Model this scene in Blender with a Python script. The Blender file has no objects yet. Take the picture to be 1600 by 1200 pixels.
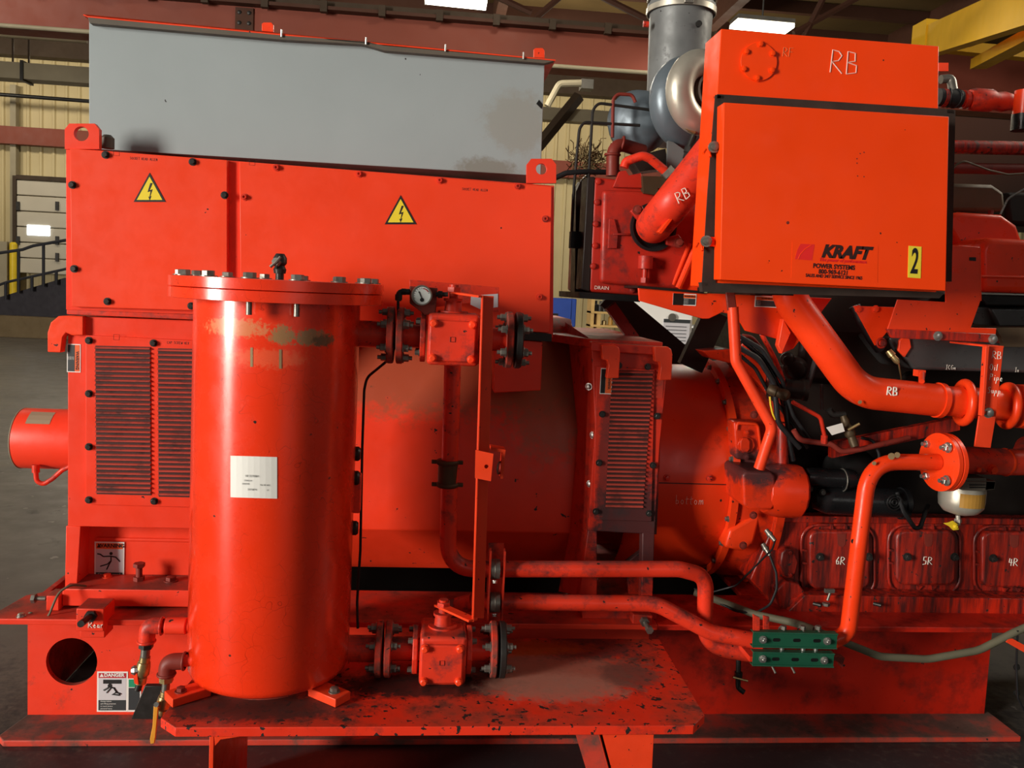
import bpy, bmesh, math, random
from mathutils import Vector, Matrix, Quaternion
random.seed(7)
SC = bpy.context.scene
COL = SC.collection
V = Vector
PI = math.pi
rad = math.radians

# ---------------------------------------------------------------- camera
F = 1300.0; CX, CY = 800.0, 556.0
CAM = V((0, 0, 1.6))
_y, _p, _r = rad(5.45), rad(4.55), rad(2.72)
FW = V((math.sin(_y)*math.cos(_p), math.cos(_y)*math.cos(_p), -math.sin(_p)))
_rr = V((math.cos(_y), -math.sin(_y), 0)); _uu = _rr.cross(FW)
RT = math.cos(_r)*_rr + math.sin(_r)*_uu
UP = -math.sin(_r)*_rr + math.cos(_r)*_uu
cd = bpy.data.cameras.new('camera'); cam = bpy.data.objects.new('camera', cd); COL.objects.link(cam)
m = Matrix((RT, UP, -FW)).transposed().to_4x4(); m.translation = CAM
cam.matrix_world = m
cd.sensor_fit = 'HORIZONTAL'; cd.sensor_width = 36; cd.lens = 36*F/1600; cd.shift_y = -(600-CY)/1600
cd.clip_start = .05; cd.clip_end = 200
SC.camera = cam

def at(px, py, Y):
    d = FW + RT*((px-CX)/F) - UP*((py-CY)/F)
    return CAM + d*(Y/d.y)
def atz(px, py, Z):
    d = FW + RT*((px-CX)/F) - UP*((py-CY)/F)
    return CAM + d*((Z-1.6)/d.z)
def S(px, Y): return px*Y/F          # pixel length -> metres at depth

# ---------------------------------------------------------------- view, world, light
SC.view_settings.view_transform = 'Standard'; SC.view_settings.look = 'None'
SC.view_settings.exposure = 0.0; SC.view_settings.gamma = 1.0
SC.view_settings.use_curve_mapping = False
SC.cycles.use_denoising = True
SC.cycles.max_bounces = 7; SC.cycles.diffuse_bounces = 4; SC.cycles.glossy_bounces = 4
SC.cycles.sample_clamp_indirect = 6
w = bpy.data.worlds.new('world'); SC.world = w; w.use_nodes = True
bg = w.node_tree.nodes['Background']; bg.inputs[0].default_value = (1, .93, .84, 1); bg.inputs[1].default_value = .075

def area(name, loc, target, sx, sy, power, col):
    ld = bpy.data.lights.new(name, 'AREA'); ld.shape = 'RECTANGLE'; ld.size = sx; ld.size_y = sy
    ld.energy = power; ld.color = col
    o = bpy.data.objects.new(name, ld); COL.objects.link(o); o.location = loc
    o.rotation_euler = (V(target)-V(loc)).to_track_quat('-Z', 'Y').to_euler()
    return o
# daylight through the open bay door to the left, behind the camera
area('bay_door_daylight', (-13.5, -5.8, 3.1), (-.1, 2.9, 1.2), 2.7, 6.0, 3650, (1, .94, .84))
# added frontal fill from behind the camera at right, no doorway there
area('front_fill', (4.5, -7.5, 3.6), (1.2, 2.6, 1.5), 3.5, 3.0, 60, (1, .95, .88))

# hall lighting from the bays further right
area('right_bay_light', (5.2, 3.4, 4.4), (1.9, 3.0, 1.2), 2.0, 1.2, 130, (1, .9, .74))

# ---------------------------------------------------------------- materials
def lin(r, g, b):
    f = lambda c: c/255/12.92 if c/255 <= .04045 else ((c/255+.055)/1.055)**2.4
    return (f(r), f(g), f(b), 1)
MATS = {}
def base_mat(name):
    mt = bpy.data.materials.new(name); mt.use_nodes = True
    nt = mt.node_tree; b = nt.nodes['Principled BSDF']
    MATS[name] = mt
    return mt, nt, b
def paint(name, col, rough=.4, metal=0.0, dirt=.0, dcol=(42, 33, 30), chip=.0, ccol=(38, 32, 30), scale=6.0, streak=0,
          spots=(), bump=.15, var=.12, top=None, crack=0, spec=.32, coat=0, topnoise=.5, snoise=30, samp=1.3):
    mt, nt, b = base_mat(name); N = nt.nodes; L = nt.links
    def n(t, **k):
        x = N.new(t)
        for a, v in k.items(): setattr(x, a, v)
        return x
    def mix(fac, a, bb):
        x = n('ShaderNodeMix', data_type='RGBA')
        L.new(fac, x.inputs[0]); 
        if isinstance(a, tuple): x.inputs[6].default_value = a
        else: L.new(a, x.inputs[6])
        if isinstance(bb, tuple): x.inputs[7].default_value = bb
        else: L.new(bb, x.inputs[7])
        return x.outputs[2]
    geo = n('ShaderNodeNewGeometry')
    pos = geo.outputs['Position']
    def noise(sc, det=4, rg=.6, vec=None):
        x = n('ShaderNodeTexNoise'); x.inputs['Scale'].default_value = sc; x.inputs['Detail'].default_value = det
        x.inputs['Roughness'].default_value = rg; L.new(vec or pos, x.inputs['Vector']); return x.outputs['Fac']
    def ramp(f, lo, hi, out=1.0):
        x = n('ShaderNodeMapRange'); x.inputs[1].default_value = lo; x.inputs[2].default_value = hi
        x.inputs[4].default_value = out; L.new(f, x.inputs[0]); return x.outputs[0]
    c = lin(*col)
    big = noise(scale*.45, 3)
    hi = tuple(min(1, v*(1+var)+.004) for v in c[:3])+(1,); lo = tuple(v*(1-var) for v in c[:3])+(1,)
    cur = mix(ramp(big, .3, .7), lo, hi)
    rgh = ramp(noise(scale*3, 4), .3, .7, 1)
    dm = None
    if top:
        sp = n('ShaderNodeSeparateXYZ'); L.new(geo.outputs['True Normal'], sp.inputs[0])
        up = ramp(sp.outputs[2], .55, .9)
        nn = ramp(noise(scale*.8, 6, .65), topnoise-.14, topnoise+.16)
        mu = n('ShaderNodeMath', operation='MULTIPLY'); L.new(up, mu.inputs[0]); L.new(nn, mu.inputs[1])
        cur = mix(mu.outputs[0], cur, lin(*top))
    if dirt > 0:
        vec = None
        if streak:
            mp = n('ShaderNodeMapping'); mp.inputs['Scale'].default_value = (1, 1, .09); L.new(pos, mp.inputs[0]); vec = mp.outputs[0]
        d1 = noise(scale*(5 if streak else 1.6), 6, .68, vec)
        dm = ramp(d1, .74-.34*dirt, .86-.22*dirt, .9)
        cur = mix(dm, cur, lin(*dcol))
    if chip > 0:
        d2 = noise(scale*6, 3, .55)
        cm = ramp(d2, .735-.12*chip, .745-.12*chip)
        cur = mix(cm, cur, lin(*ccol))
    if crack > 0:
        vo = n('ShaderNodeTexVoronoi', feature='DISTANCE_TO_EDGE'); vo.inputs['Scale'].default_value = 17
        nz = n('ShaderNodeTexNoise'); nz.inputs['Scale'].default_value = 9; L.new(pos, nz.inputs['Vector'])
        ad = n('ShaderNodeMixRGB'); ad.blend_type = 'ADD'; ad.inputs[0].default_value = .16
        L.new(pos, ad.inputs[1]); L.new(nz.outputs['Color'], ad.inputs[2]); L.new(ad.outputs[0], vo.inputs['Vector'])
        k = ramp(vo.outputs['Distance'], .007, .002)
        g = ramp(noise(4, 3), .52-.1*crack, .66-.1*crack, .75)
        mu = n('ShaderNodeMath', operation='MULTIPLY'); L.new(k, mu.inputs[0]); L.new(g, mu.inputs[1])
        cur = mix(mu.outputs[0], cur, lin(120, 12, 4))
    for (sx, sy, sz, rx, ry, rz, sc_, st) in spots:      # worn or oily patches with a place of their own
        mp = n('ShaderNodeMapping'); mp.vector_type = 'POINT'
        mp.inputs['Location'].default_value = (-sx/rx, -sy/ry, -sz/rz); mp.inputs['Scale'].default_value = (1/rx, 1/ry, 1/rz)
        L.new(pos, mp.inputs[0])
        ln = n('ShaderNodeVectorMath', operation='LENGTH'); L.new(mp.outputs[0], ln.inputs[0])
        nz = noise(snoise, 5, .7)
        su = n('ShaderNodeMath', operation='MULTIPLY_ADD'); L.new(nz, su.inputs[0]); su.inputs[1].default_value = samp; L.new(ln.outputs['Value'], su.inputs[2])
        f = ramp(su.outputs[0], 1.1+samp*.5, .7+samp*.5, st)
        cur = mix(f, cur, lin(*sc_))
    L.new(cur, b.inputs['Base Color'])
    mr = n('ShaderNodeMapRange'); mr.inputs[3].default_value = max(.05, rough-.08); mr.inputs[4].default_value = min(1, rough+.1)
    L.new(rgh, mr.inputs[0])
    if dm is not None:
        ma = n('ShaderNodeMath', operation='MULTIPLY_ADD'); L.new(dm, ma.inputs[0]); ma.inputs[1].default_value = .3; L.new(mr.outputs[0], ma.inputs[2]); L.new(ma.outputs[0], b.inputs['Roughness'])
    else: L.new(mr.outputs[0], b.inputs['Roughness'])
    b.inputs['Metallic'].default_value = metal
    b.inputs['Specular IOR Level'].default_value = spec
    b.inputs['Coat Weight'].default_value = coat; b.inputs['Coat Roughness'].default_value = .16
    if bump:
        bp = n('ShaderNodeBump'); bp.inputs['Strength'].default_value = bump; bp.inputs['Distance'].default_value = .002
        L.new(noise(scale*5, 5), bp.inputs['Height']); L.new(bp.outputs[0], b.inputs['Normal'])
    return mt
def plain(name, col, rough=.5, metal=0.0, emit=None, es=0):
    mt, nt, b = base_mat(name)
    b.inputs['Base Color'].default_value = lin(*col); b.inputs['Roughness'].default_value = rough; b.inputs['Metallic'].default_value = metal
    if emit: b.inputs['Emission Color'].default_value = lin(*emit); b.inputs['Emission Strength'].default_value = es
    return mt

paint('gen_red', (228, 60, 34), rough=.36, chip=.05, scale=5, var=.08)
paint('gen_cover', (234, 64, 30), rough=.38, chip=.03, scale=4, var=.06)
paint('gen_dusty', (224, 54, 22), rough=.45, dirt=.16, dcol=(110, 60, 40), chip=.2, scale=5, streak=1,
      spots=[(.0, 3.15, 1.30, .9, .6, .20, (156, 80, 54), .85), (.45, 3.1, 1.22, .2, .6, .26, (150, 84, 56), .7)])
paint('post_red', (204, 48, 26), rough=.45, dirt=.66, dcol=(64, 42, 40), chip=.25, scale=6, top=(128, 70, 52),
      spots=[(.74, 2.9, .74, .16, .3, .26, (44, 36, 38), .92), (.63, 2.9, 1.0, .03, .3, .3, (62, 42, 42), .7), (.69, 2.9, .57, .03, .3, .12, (70, 52, 54), .8)])
paint('louver_red', (176, 70, 58), rough=.36, dirt=.7, dcol=(66, 40, 36), scale=7, bump=.1)
paint('tank_red', (240, 52, 14), rough=.24, scale=4, var=.06, crack=1.0, chip=.03, spec=.6)
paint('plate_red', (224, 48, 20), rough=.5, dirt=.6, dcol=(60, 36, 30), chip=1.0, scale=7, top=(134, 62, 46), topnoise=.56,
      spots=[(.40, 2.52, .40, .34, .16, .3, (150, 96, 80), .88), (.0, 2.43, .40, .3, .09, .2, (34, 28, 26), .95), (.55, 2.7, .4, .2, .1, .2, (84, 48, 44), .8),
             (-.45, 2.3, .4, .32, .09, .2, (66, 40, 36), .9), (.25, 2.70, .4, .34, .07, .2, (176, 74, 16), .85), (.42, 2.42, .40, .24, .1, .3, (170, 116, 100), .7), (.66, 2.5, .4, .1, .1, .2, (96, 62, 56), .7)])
paint('skid_red', (224, 54, 26), rough=.48, dirt=.42, dcol=(120, 50, 36), chip=.3, scale=5, top=(112, 62, 54), topnoise=.46)
paint('skid_dirty', (190, 56, 38), rough=.6, dirt=.85, dcol=(82, 66, 58), chip=.2, scale=7, top=(98, 82, 74), topnoise=.40)
paint('skid_shaded', (184, 30, 10), rough=.35, dirt=.75, dcol=(70, 18, 12), chip=.2, scale=5)  # skid red darkened to carry the shade at the engine end, plus grime
paint('pipe_red', (216, 52, 28), rough=.35, dirt=.68, dcol=(66, 40, 40), chip=.4, scale=9, top=(104, 66, 62))
paint('bright_red', (236, 60, 16), rough=.33, chip=.25, scale=8, dirt=.08)
paint('valve_red', (212, 52, 28), rough=.42, dirt=.72, dcol=(50, 38, 38), chip=.25, scale=9, top=(92, 56, 50))
paint('flange_worn', (200, 46, 24), rough=.5, dirt=1.15, dcol=(70, 60, 52), chip=.6, scale=12)
paint('cab_red', (248, 66, 2), spec=.2, rough=.45, chip=.08, scale=4, var=.06)
paint('engine_red', (196, 38, 14), rough=.24, dirt=1.1, dcol=(44, 10, 8), chip=.6, scale=8, streak=1, spec=.6)
paint('cover_red', (176, 40, 24), rough=.22, dirt=1.12, dcol=(52, 14, 12), chip=.5, scale=8, streak=1, spec=.6)
paint('housing_red', (214, 50, 14), rough=.36, dirt=.62, dcol=(80, 34, 26), chip=.3, scale=6, top=(70, 48, 46),
      spots=[(1.17, 3.0, .99, .16, .3, .06, (50, 40, 42), .9)])
paint('guard_red', (226, 56, 14), rough=.34, dirt=.4, dcol=(130, 34, 16), chip=.12, scale=4)
paint('cooler_red', (176, 38, 24), rough=.4, dirt=.66, dcol=(64, 34, 34), chip=.2, scale=7)
paint('rust_red', (120, 42, 32), rough=.5, dirt=.4, scale=12)
paint('hood_grey', (149, 158, 160), rough=.5, scale=3, var=.04, dirt=.05, dcol=(112, 106, 94), chip=.03, bump=.3,
      spots=[(.17, 3, 2.03, .12, .4, .045, (118, 112, 100), .7), (.27, 3, 2.2, .13, .4, .12, (138, 134, 122), .5)])
paint('lid_grey', (92, 84, 74), rough=.5, dirt=.2, scale=5)
paint('dark_steel', (56, 54, 52), rough=.42, metal=.6, scale=12)
paint('grey_steel', (128, 124, 116), rough=.4, metal=.7, scale=14, dirt=.2)
paint('zinc', (186, 184, 178), rough=.3, metal=.9, scale=14)
paint('brass', (172, 150, 104), rough=.34, metal=.8, scale=14, dirt=.2)
paint('olive', (72, 58, 40), rough=.5, metal=.4, scale=14, dirt=.3)
paint('black', (12, 11, 11), rough=.5, scale=10, var=.2)
paint('black_gloss', (16, 16, 18), rough=.28, scale=10, var=.2)
paint('gasket', (52, 40, 34), rough=.85, scale=20, var=.25)
paint('rubber', (22, 22, 24), rough=.5, scale=20)
paint('turbo_blue', (104, 114, 122), rough=.38, metal=.35, scale=9, var=.2, dirt=.2, dcol=(60, 56, 56))
paint('stack_grey', (112, 114, 114), rough=.5, metal=.3, scale=10, var=.25, dirt=.4, dcol=(66, 62, 64), chip=.2)
paint('silver', (190, 184, 170), rough=.4, metal=.6, scale=8, dirt=.12, dcol=(130, 112, 80))
paint('engine_grey', (84, 84, 84), rough=.32, metal=.5, scale=8, dirt=.2, dcol=(40, 38, 38))
paint('engine_dark', (34, 26, 22), rough=.45, dirt=.4, dcol=(20, 16, 15), scale=8, metal=.2)
paint('tan_box', (92, 78, 58), rough=.6, scale=8, dirt=.3)
paint('green_strut', (22, 78, 56), rough=.4, scale=12, dirt=.1)
paint('hose_olive', (96, 92, 74), rough=.6, scale=14, dirt=.3)
paint('strap_red', (236, 66, 30), rough=.35, chip=.25, scale=10)
paint('yellow', (222, 190, 40), rough=.4, scale=10)
paint('handle_yellow', (206, 140, 44), rough=.4, scale=20, dirt=.2)
paint('straw', (120, 100, 66), rough=.9, scale=20)
paint('louver_dark', (62, 30, 27), rough=.6, dirt=.5, dcol=(30, 20, 20), scale=9)  # dirty brown, with the shade between the slats put into the colour
plain('white', (228, 226, 220), .5); plain('ink', (14, 12, 12), .6); plain('label_dark', (48, 52, 54), .5)
plain('orange_lbl', (226, 96, 40), .5); plain('danger_red', (178, 34, 48), .5); plain('sign_yellow', (232, 208, 52), .4)
plain('lbl_grey', (196, 194, 198), .5); plain('green_lbl', (36, 140, 100), .5); plain('chalk', (238, 190, 176), .8)
plain('chalk_white', (232, 226, 214), .8); plain('logo_red', (230, 24, 18), .45); plain('logo_black', (44, 10, 6), .5)
plain('bare', (150, 124, 88), .7); plain('ochre', (168, 124, 50), .5); plain('dial', (206, 212, 208), .4)
plain('chalk_dim', (224, 120, 70), .8)
# the hall
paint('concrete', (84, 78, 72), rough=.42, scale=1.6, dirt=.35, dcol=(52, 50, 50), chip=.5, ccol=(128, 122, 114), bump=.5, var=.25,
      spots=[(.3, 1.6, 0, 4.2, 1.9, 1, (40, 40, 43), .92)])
paint('beam_red', (124, 60, 44), rough=.6, scale=1.2, var=.1)
paint('beam_dark', (70, 40, 26), rough=.7, scale=1.2)
paint('roof', (96, 76, 42), rough=.8, scale=.8, var=.25)
paint('crane_yellow', (226, 176, 34), rough=.5, scale=1.5)
paint('timber', (112, 94, 66), rough=.8, scale=6, dirt=.3)
paint('pine', (196, 160, 100), rough=.7, scale=6)
paint('blue_cab', (52, 84, 176), rough=.5, scale=2)
paint('ramp_dark', (48, 44, 50), rough=.7, scale=3)
paint('rail_dark', (44, 44, 50), rough=.5, scale=5)
paint('door_tan', (186, 178, 160), rough=.6, scale=2, var=.05)
paint('trim_dark', (58, 44, 30), rough=.7, scale=3)
paint('pipe_tan', (150, 140, 116), rough=.6, scale=3)
plain('daylight', (255, 255, 255), .5, emit=(235, 245, 255), es=3.0)
plain('lamp_white', (255, 255, 255), .5, emit=(255, 250, 225), es=9.0)
def siding():
    mt, nt, b = base_mat('siding'); N = nt.nodes; L = nt.links
    g = N.new('ShaderNodeNewGeometry'); sp = N.new('ShaderNodeSeparateXYZ'); L.new(g.outputs['Position'], sp.inputs[0])
    nz = N.new('ShaderNodeTexNoise'); nz.inputs['Scale'].default_value = .7; L.new(g.outputs['Position'], nz.inputs['Vector'])
    mx = N.new('ShaderNodeMix'); mx.data_type = 'RGBA'; L.new(nz.outputs['Fac'], mx.inputs[0])
    mx.inputs[6].default_value = lin(176, 158, 112); mx.inputs[7].default_value = lin(206, 190, 146)
    L.new(mx.outputs[2], b.inputs['Base Color']); b.inputs['Roughness'].default_value = .6
siding()

# ---------------------------------------------------------------- mesh builder
class MB:
    def __init__(s): s.bm = bmesh.new()
    def face(s, pts): return s.bm.faces.new([s.bm.verts.new(p) for p in pts])
    def prism(s, pts, vec):
        vec = V(vec); a = [s.bm.verts.new(p) for p in pts]; b = [s.bm.verts.new(V(p)+vec) for p in pts]
        n = len(a)
        s.bm.faces.new(a[::-1]); s.bm.faces.new(b)
        for i in range(n): s.bm.faces.new((a[i], a[(i+1) % n], b[(i+1) % n], b[i]))
        return s
    def box(s, x0, x1, y0, y1, z0, z1):
        return s.prism([(x0, y0, z0), (x1, y0, z0), (x1, y1, z0), (x0, y1, z0)], (0, 0, z1-z0))
    def obox(s, c, ax, ay, az):
        c = V(c); ax, ay, az = V(ax), V(ay), V(az)
        return s.prism([c-ax-ay-az, c+ax-ay-az, c+ax+ay-az, c-ax+ay-az], 2*az)
    def pp(s, pts, Y, d):            # outline on the plane Y, extruded back by d
        return s.prism([at(x, y, Y) for x, y in pts], (0, d, 0))
    def frame(s, ax):
        ax = V(ax).normalized(); t = V((0, 0, 1)) if abs(ax.z) < .9 else V((1, 0, 0))
        u = ax.cross(t).normalized(); return ax, u, ax.cross(u).normalized()
    def lathe(s, o, ax, prof, seg=40, a0=0, a1=2*PI, caps=True):
        o = V(o); ax, u, v = s.frame(ax); rings = []; full = abs(a1-a0-2*PI) < 1e-6
        n = seg if full else seg+1
        for (h, r) in prof:
            rings.append([s.bm.verts.new(o+ax*h+(u*math.cos(a0+(a1-a0)*i/seg)+v*math.sin(a0+(a1-a0)*i/seg))*max(r, 1e-5)) for i in range(n)])
        for a, b in zip(rings, rings[1:]):
            for i in range(n if full else n-1):
                j = (i+1) % n; s.bm.faces.new((a[i], a[j], b[j], b[i]))
        if caps and full:
            if prof[0][1] > 1e-4: s.bm.faces.new(rings[0][::-1])
            if prof[-1][1] > 1e-4: s.bm.faces.new(rings[-1])
        return s
    def cyl(s, p0, p1, r, r1=None, seg=28):
        p0, p1 = V(p0), V(p1); return s.lathe(p0, p1-p0, [(0, r), ((p1-p0).length, r if r1 is None else r1)], seg)
    def ball(s, c, r, seg=20, sq=(1, 1, 1)):
        res = bmesh.ops.create_uvsphere(s.bm, u_segments=seg, v_segments=seg//2, radius=r)
        for v in res['verts']: v.co = V((v.co.x*sq[0], v.co.y*sq[1], v.co.z*sq[2]))+V(c)
        return s
    def torus(s, c, ax, R, r, seg=48, rs=16, a0=0, a1=2*PI):
        c = V(c); ax, u, v = s.frame(ax)
        full = abs(a1-a0-2*PI) < 1e-6; n = seg if full else seg+1; rings = []
        for i in range(n):
            t = a0+(a1-a0)*i/seg; d = u*math.cos(t)+v*math.sin(t)
            rings.append([s.bm.verts.new(c+d*(R+r*math.cos(2*PI*k/rs))+ax*r*math.sin(2*PI*k/rs)) for k in range(rs)])
        for i in range(n if full else n-1):
            a, b = rings[i], rings[(i+1) % n]
            for k in range(rs): s.bm.faces.new((a[k], b[k], b[(k+1) % rs], a[(k+1) % rs]))
        if not full: s.bm.faces.new(rings[0]); s.bm.faces.new(rings[-1][::-1])
        return s
    def tube(s, pts, r, seg=16, fillet=0, caps=True, radii=None):
        pts = [V(p) for p in pts]
        if fillet:
            out = [pts[0]]
            for i in range(1, len(pts)-1):
                a, b, c = pts[i-1], pts[i], pts[i+1]; d1 = (a-b); d2 = (c-b)
                l = min(d1.length*.48, d2.length*.48, fillet*math.tan(max(.01, (PI-d1.angle(d2))/2)))
                p1 = b+d1.normalized()*l; p2 = b+d2.normalized()*l
                k = 10
                for j in range(k+1):
                    t = j/k
                    out.append(p1*(1-t)**2+b*2*t*(1-t)+p2*t*t)
            out.append(pts[-1]); pts = out
        n = len(pts); tn = []
        for i in range(n):
            d = (pts[min(i+1, n-1)]-pts[max(i-1, 0)]); tn.append(d.normalized())
        ax, u, v = s.frame(tn[0]); rings = []
        for i in range(n):
            if i:
                q = tn[i-1].rotation_difference(tn[i]); u = q @ u; v = q @ v
            rr = radii[i] if radii else r
            rings.append([s.bm.verts.new(pts[i]+(u*math.cos(2*PI*k/seg)+v*math.sin(2*PI*k/seg))*rr) for k in range(seg)])
        for a, b in zip(rings, rings[1:]):
            for k in range(seg): s.bm.faces.new((a[k], a[(k+1) % seg], b[(k+1) % seg], b[k]))
        if caps: s.bm.faces.new(rings[0][::-1]); s.bm.faces.new(rings[-1])
        return s
    def holed(s, poly, c, r, f, vec, seg=36):       # star-shaped outline (2D) with a round hole, mapped by f, extruded by vec
        n = len(poly); angs = sorted(set([round(2*PI*i/seg, 6) for i in range(seg)]+[round(math.atan2(p[1]-c[1], p[0]-c[0]) % (2*PI), 6) for p in poly]))
        outer, inner = [], []
        for a in angs:
            dx, dy = math.cos(a), math.sin(a); best = None
            for i in range(n):
                x1, y1 = poly[i][0]-c[0], poly[i][1]-c[1]; x2, y2 = poly[(i+1) % n][0]-c[0], poly[(i+1) % n][1]-c[1]
                ex, ey = x2-x1, y2-y1; den = dx*ey-dy*ex
                if abs(den) < 1e-12: continue
                t = (x1*ey-y1*ex)/den; q = (x1*dy-y1*dx)/den
                if t > 0 and -1e-6 <= q <= 1+1e-6 and (best is None or t < best): best = t
            outer.append((c[0]+dx*best, c[1]+dy*best)); inner.append((c[0]+dx*r, c[1]+dy*r))
        vec = V(vec); m = len(angs)
        g = lambda L_, o: [s.bm.verts.new(V(f(*p))+o) for p in L_]
        o0, i0, o1, i1 = g(outer, V()), g(inner, V()), g(outer, vec), g(inner, vec)
        for k in range(m):
            j = (k+1) % m
            for q in ((o0[k], o0[j], i0[j], i0[k]), (o1[k], i1[k], i1[j], o1[j]), (o0[k], o1[k], o1[j], o0[j]), (i0[k], i0[j], i1[j], i1[k])):
                s.bm.faces.new(q)
        return s
    def build(s, name, mat, parent=None, bevel=0, label=None, smooth=35, seg=2):
        bmesh.ops.recalc_face_normals(s.bm, faces=s.bm.faces)
        me = bpy.data.meshes.new(name); off = V()
        if parent is not None: off = ROOT[parent.name]
        else:
            xs = [v.co for v in s.bm.verts]
            off = V(((min(p.x for p in xs)+max(p.x for p in xs))/2, (min(p.y for p in xs)+max(p.y for p in xs))/2, min(p.z for p in xs)))
        for v in s.bm.verts: v.co -= off
        s.bm.to_mesh(me); s.bm.free()
        me.polygons.foreach_set('use_smooth', [True]*len(me.polygons)); me.set_sharp_from_angle(angle=rad(smooth))
        me.materials.append(MATS[mat])
        o = bpy.data.objects.new(name, me); COL.objects.link(o)
        if parent is None: o.location = off
        else: o.parent = parent
        ROOT[o.name] = off
        if bevel:
            b = o.modifiers.new('bevel', 'BEVEL'); b.width = bevel; b.segments = seg; b.limit_method = 'ANGLE'; b.angle_limit = rad(40)
        if label: o['label'] = label
        return o
ROOT = {}
def thing(name, label, cat, loc, group=None):
    o = bpy.data.objects.new(name, None); COL.objects.link(o); o.location = loc; o.empty_display_size = .05
    o['label'] = label; o['category'] = cat
    if group: o['group'] = group
    ROOT[o.name] = V(loc); return o
def tag(o, label, cat, group=None, kind=None):
    o['label'] = label; o['category'] = cat
    if group: o['group'] = group
    if kind: o['kind'] = kind
    return o
def struct(o, kind='structure'): o['kind'] = kind; return o

BM = {}
def bolt(par, p, d, r=.009, h=.008, mat='dark_steel', style='hex', name='bolt', stud=0):
    key = (round(r, 5), round(h, 5), mat, style, round(stud, 4))
    if key not in BM:
        b = MB()
        if style == 'hex':
            b.lathe((0, 0, 0), (0, 0, 1), [(0, r*1.35), (h*.18, r*1.35)], 20)
            b.lathe((0, 0, h*.18), (0, 0, 1), [(0, r), (h*.75, r), (h*.82, r*.86)], 6)
            if stud: b.cyl((0, 0, h*.5), (0, 0, h+stud), r*.55, seg=12)
        elif style == 'round':
            b.lathe((0, 0, 0), (0, 0, 1), [(0, r*1.1), (h*.2, r*1.1), (h*.2, r), (h*.8, r*.9), (h, r*.6)], 20)
        else:
            b.lathe((0, 0, 0), (0, 0, 1), [(0, r*1.4), (h*.25, r*1.4), (h*.25, r), (h, r*.9), (h, r*.5), (h*.6, r*.45), (h*.6, 1e-5)], 18)
        me = bpy.data.meshes.new('bolt'); bmesh.ops.recalc_face_normals(b.bm, faces=b.bm.faces); b.bm.to_mesh(me); b.bm.free()
        me.polygons.foreach_set('use_smooth', [True]*len(me.polygons)); me.set_sharp_from_angle(angle=rad(35)); me.materials.append(MATS[mat])
        BM[key] = me
    o = bpy.data.objects.new(name, BM[key]); COL.objects.link(o); o.parent = par
    o.location = V(p)-ROOT[par.name]; o.rotation_mode = 'QUATERNION'
    o.rotation_quaternion = V(d).normalized().to_track_quat('Z', 'Y') @ Quaternion((0, 0, 1), random.uniform(0, 1))
    return o
FR = V((0, -1, 0))
def text(s, par, p, size, mat, name='lettering', xd=(1, 0, 0), ud=(0, 0, 1), shear=0, bold=0, sx=1, align='CENTER'):
    c = bpy.data.curves.new('t', 'FONT'); c.body = s; c.size = size; c.shear = shear; c.offset = bold; c.align_x = align; c.align_y = 'CENTER'
    c.resolution_u = 4
    t = bpy.data.objects.new('t', c); COL.objects.link(t); dg = bpy.context.evaluated_depsgraph_get()
    me = bpy.data.meshes.new_from_object(t.evaluated_get(dg)); bpy.data.objects.remove(t)
    xd, ud = V(xd).normalized(), V(ud).normalized(); nd = xd.cross(ud)
    for v in me.vertices:
        q = v.co; v.co = V(p)-ROOT[par.name]+xd*q.x*sx+ud*q.y+nd*.0006
    me.materials.clear(); me.materials.append(MATS[mat])
    o = bpy.data.objects.new(name, me); COL.objects.link(o); o.parent = par; ROOT[o.name] = ROOT[par.name]
    return o
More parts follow.
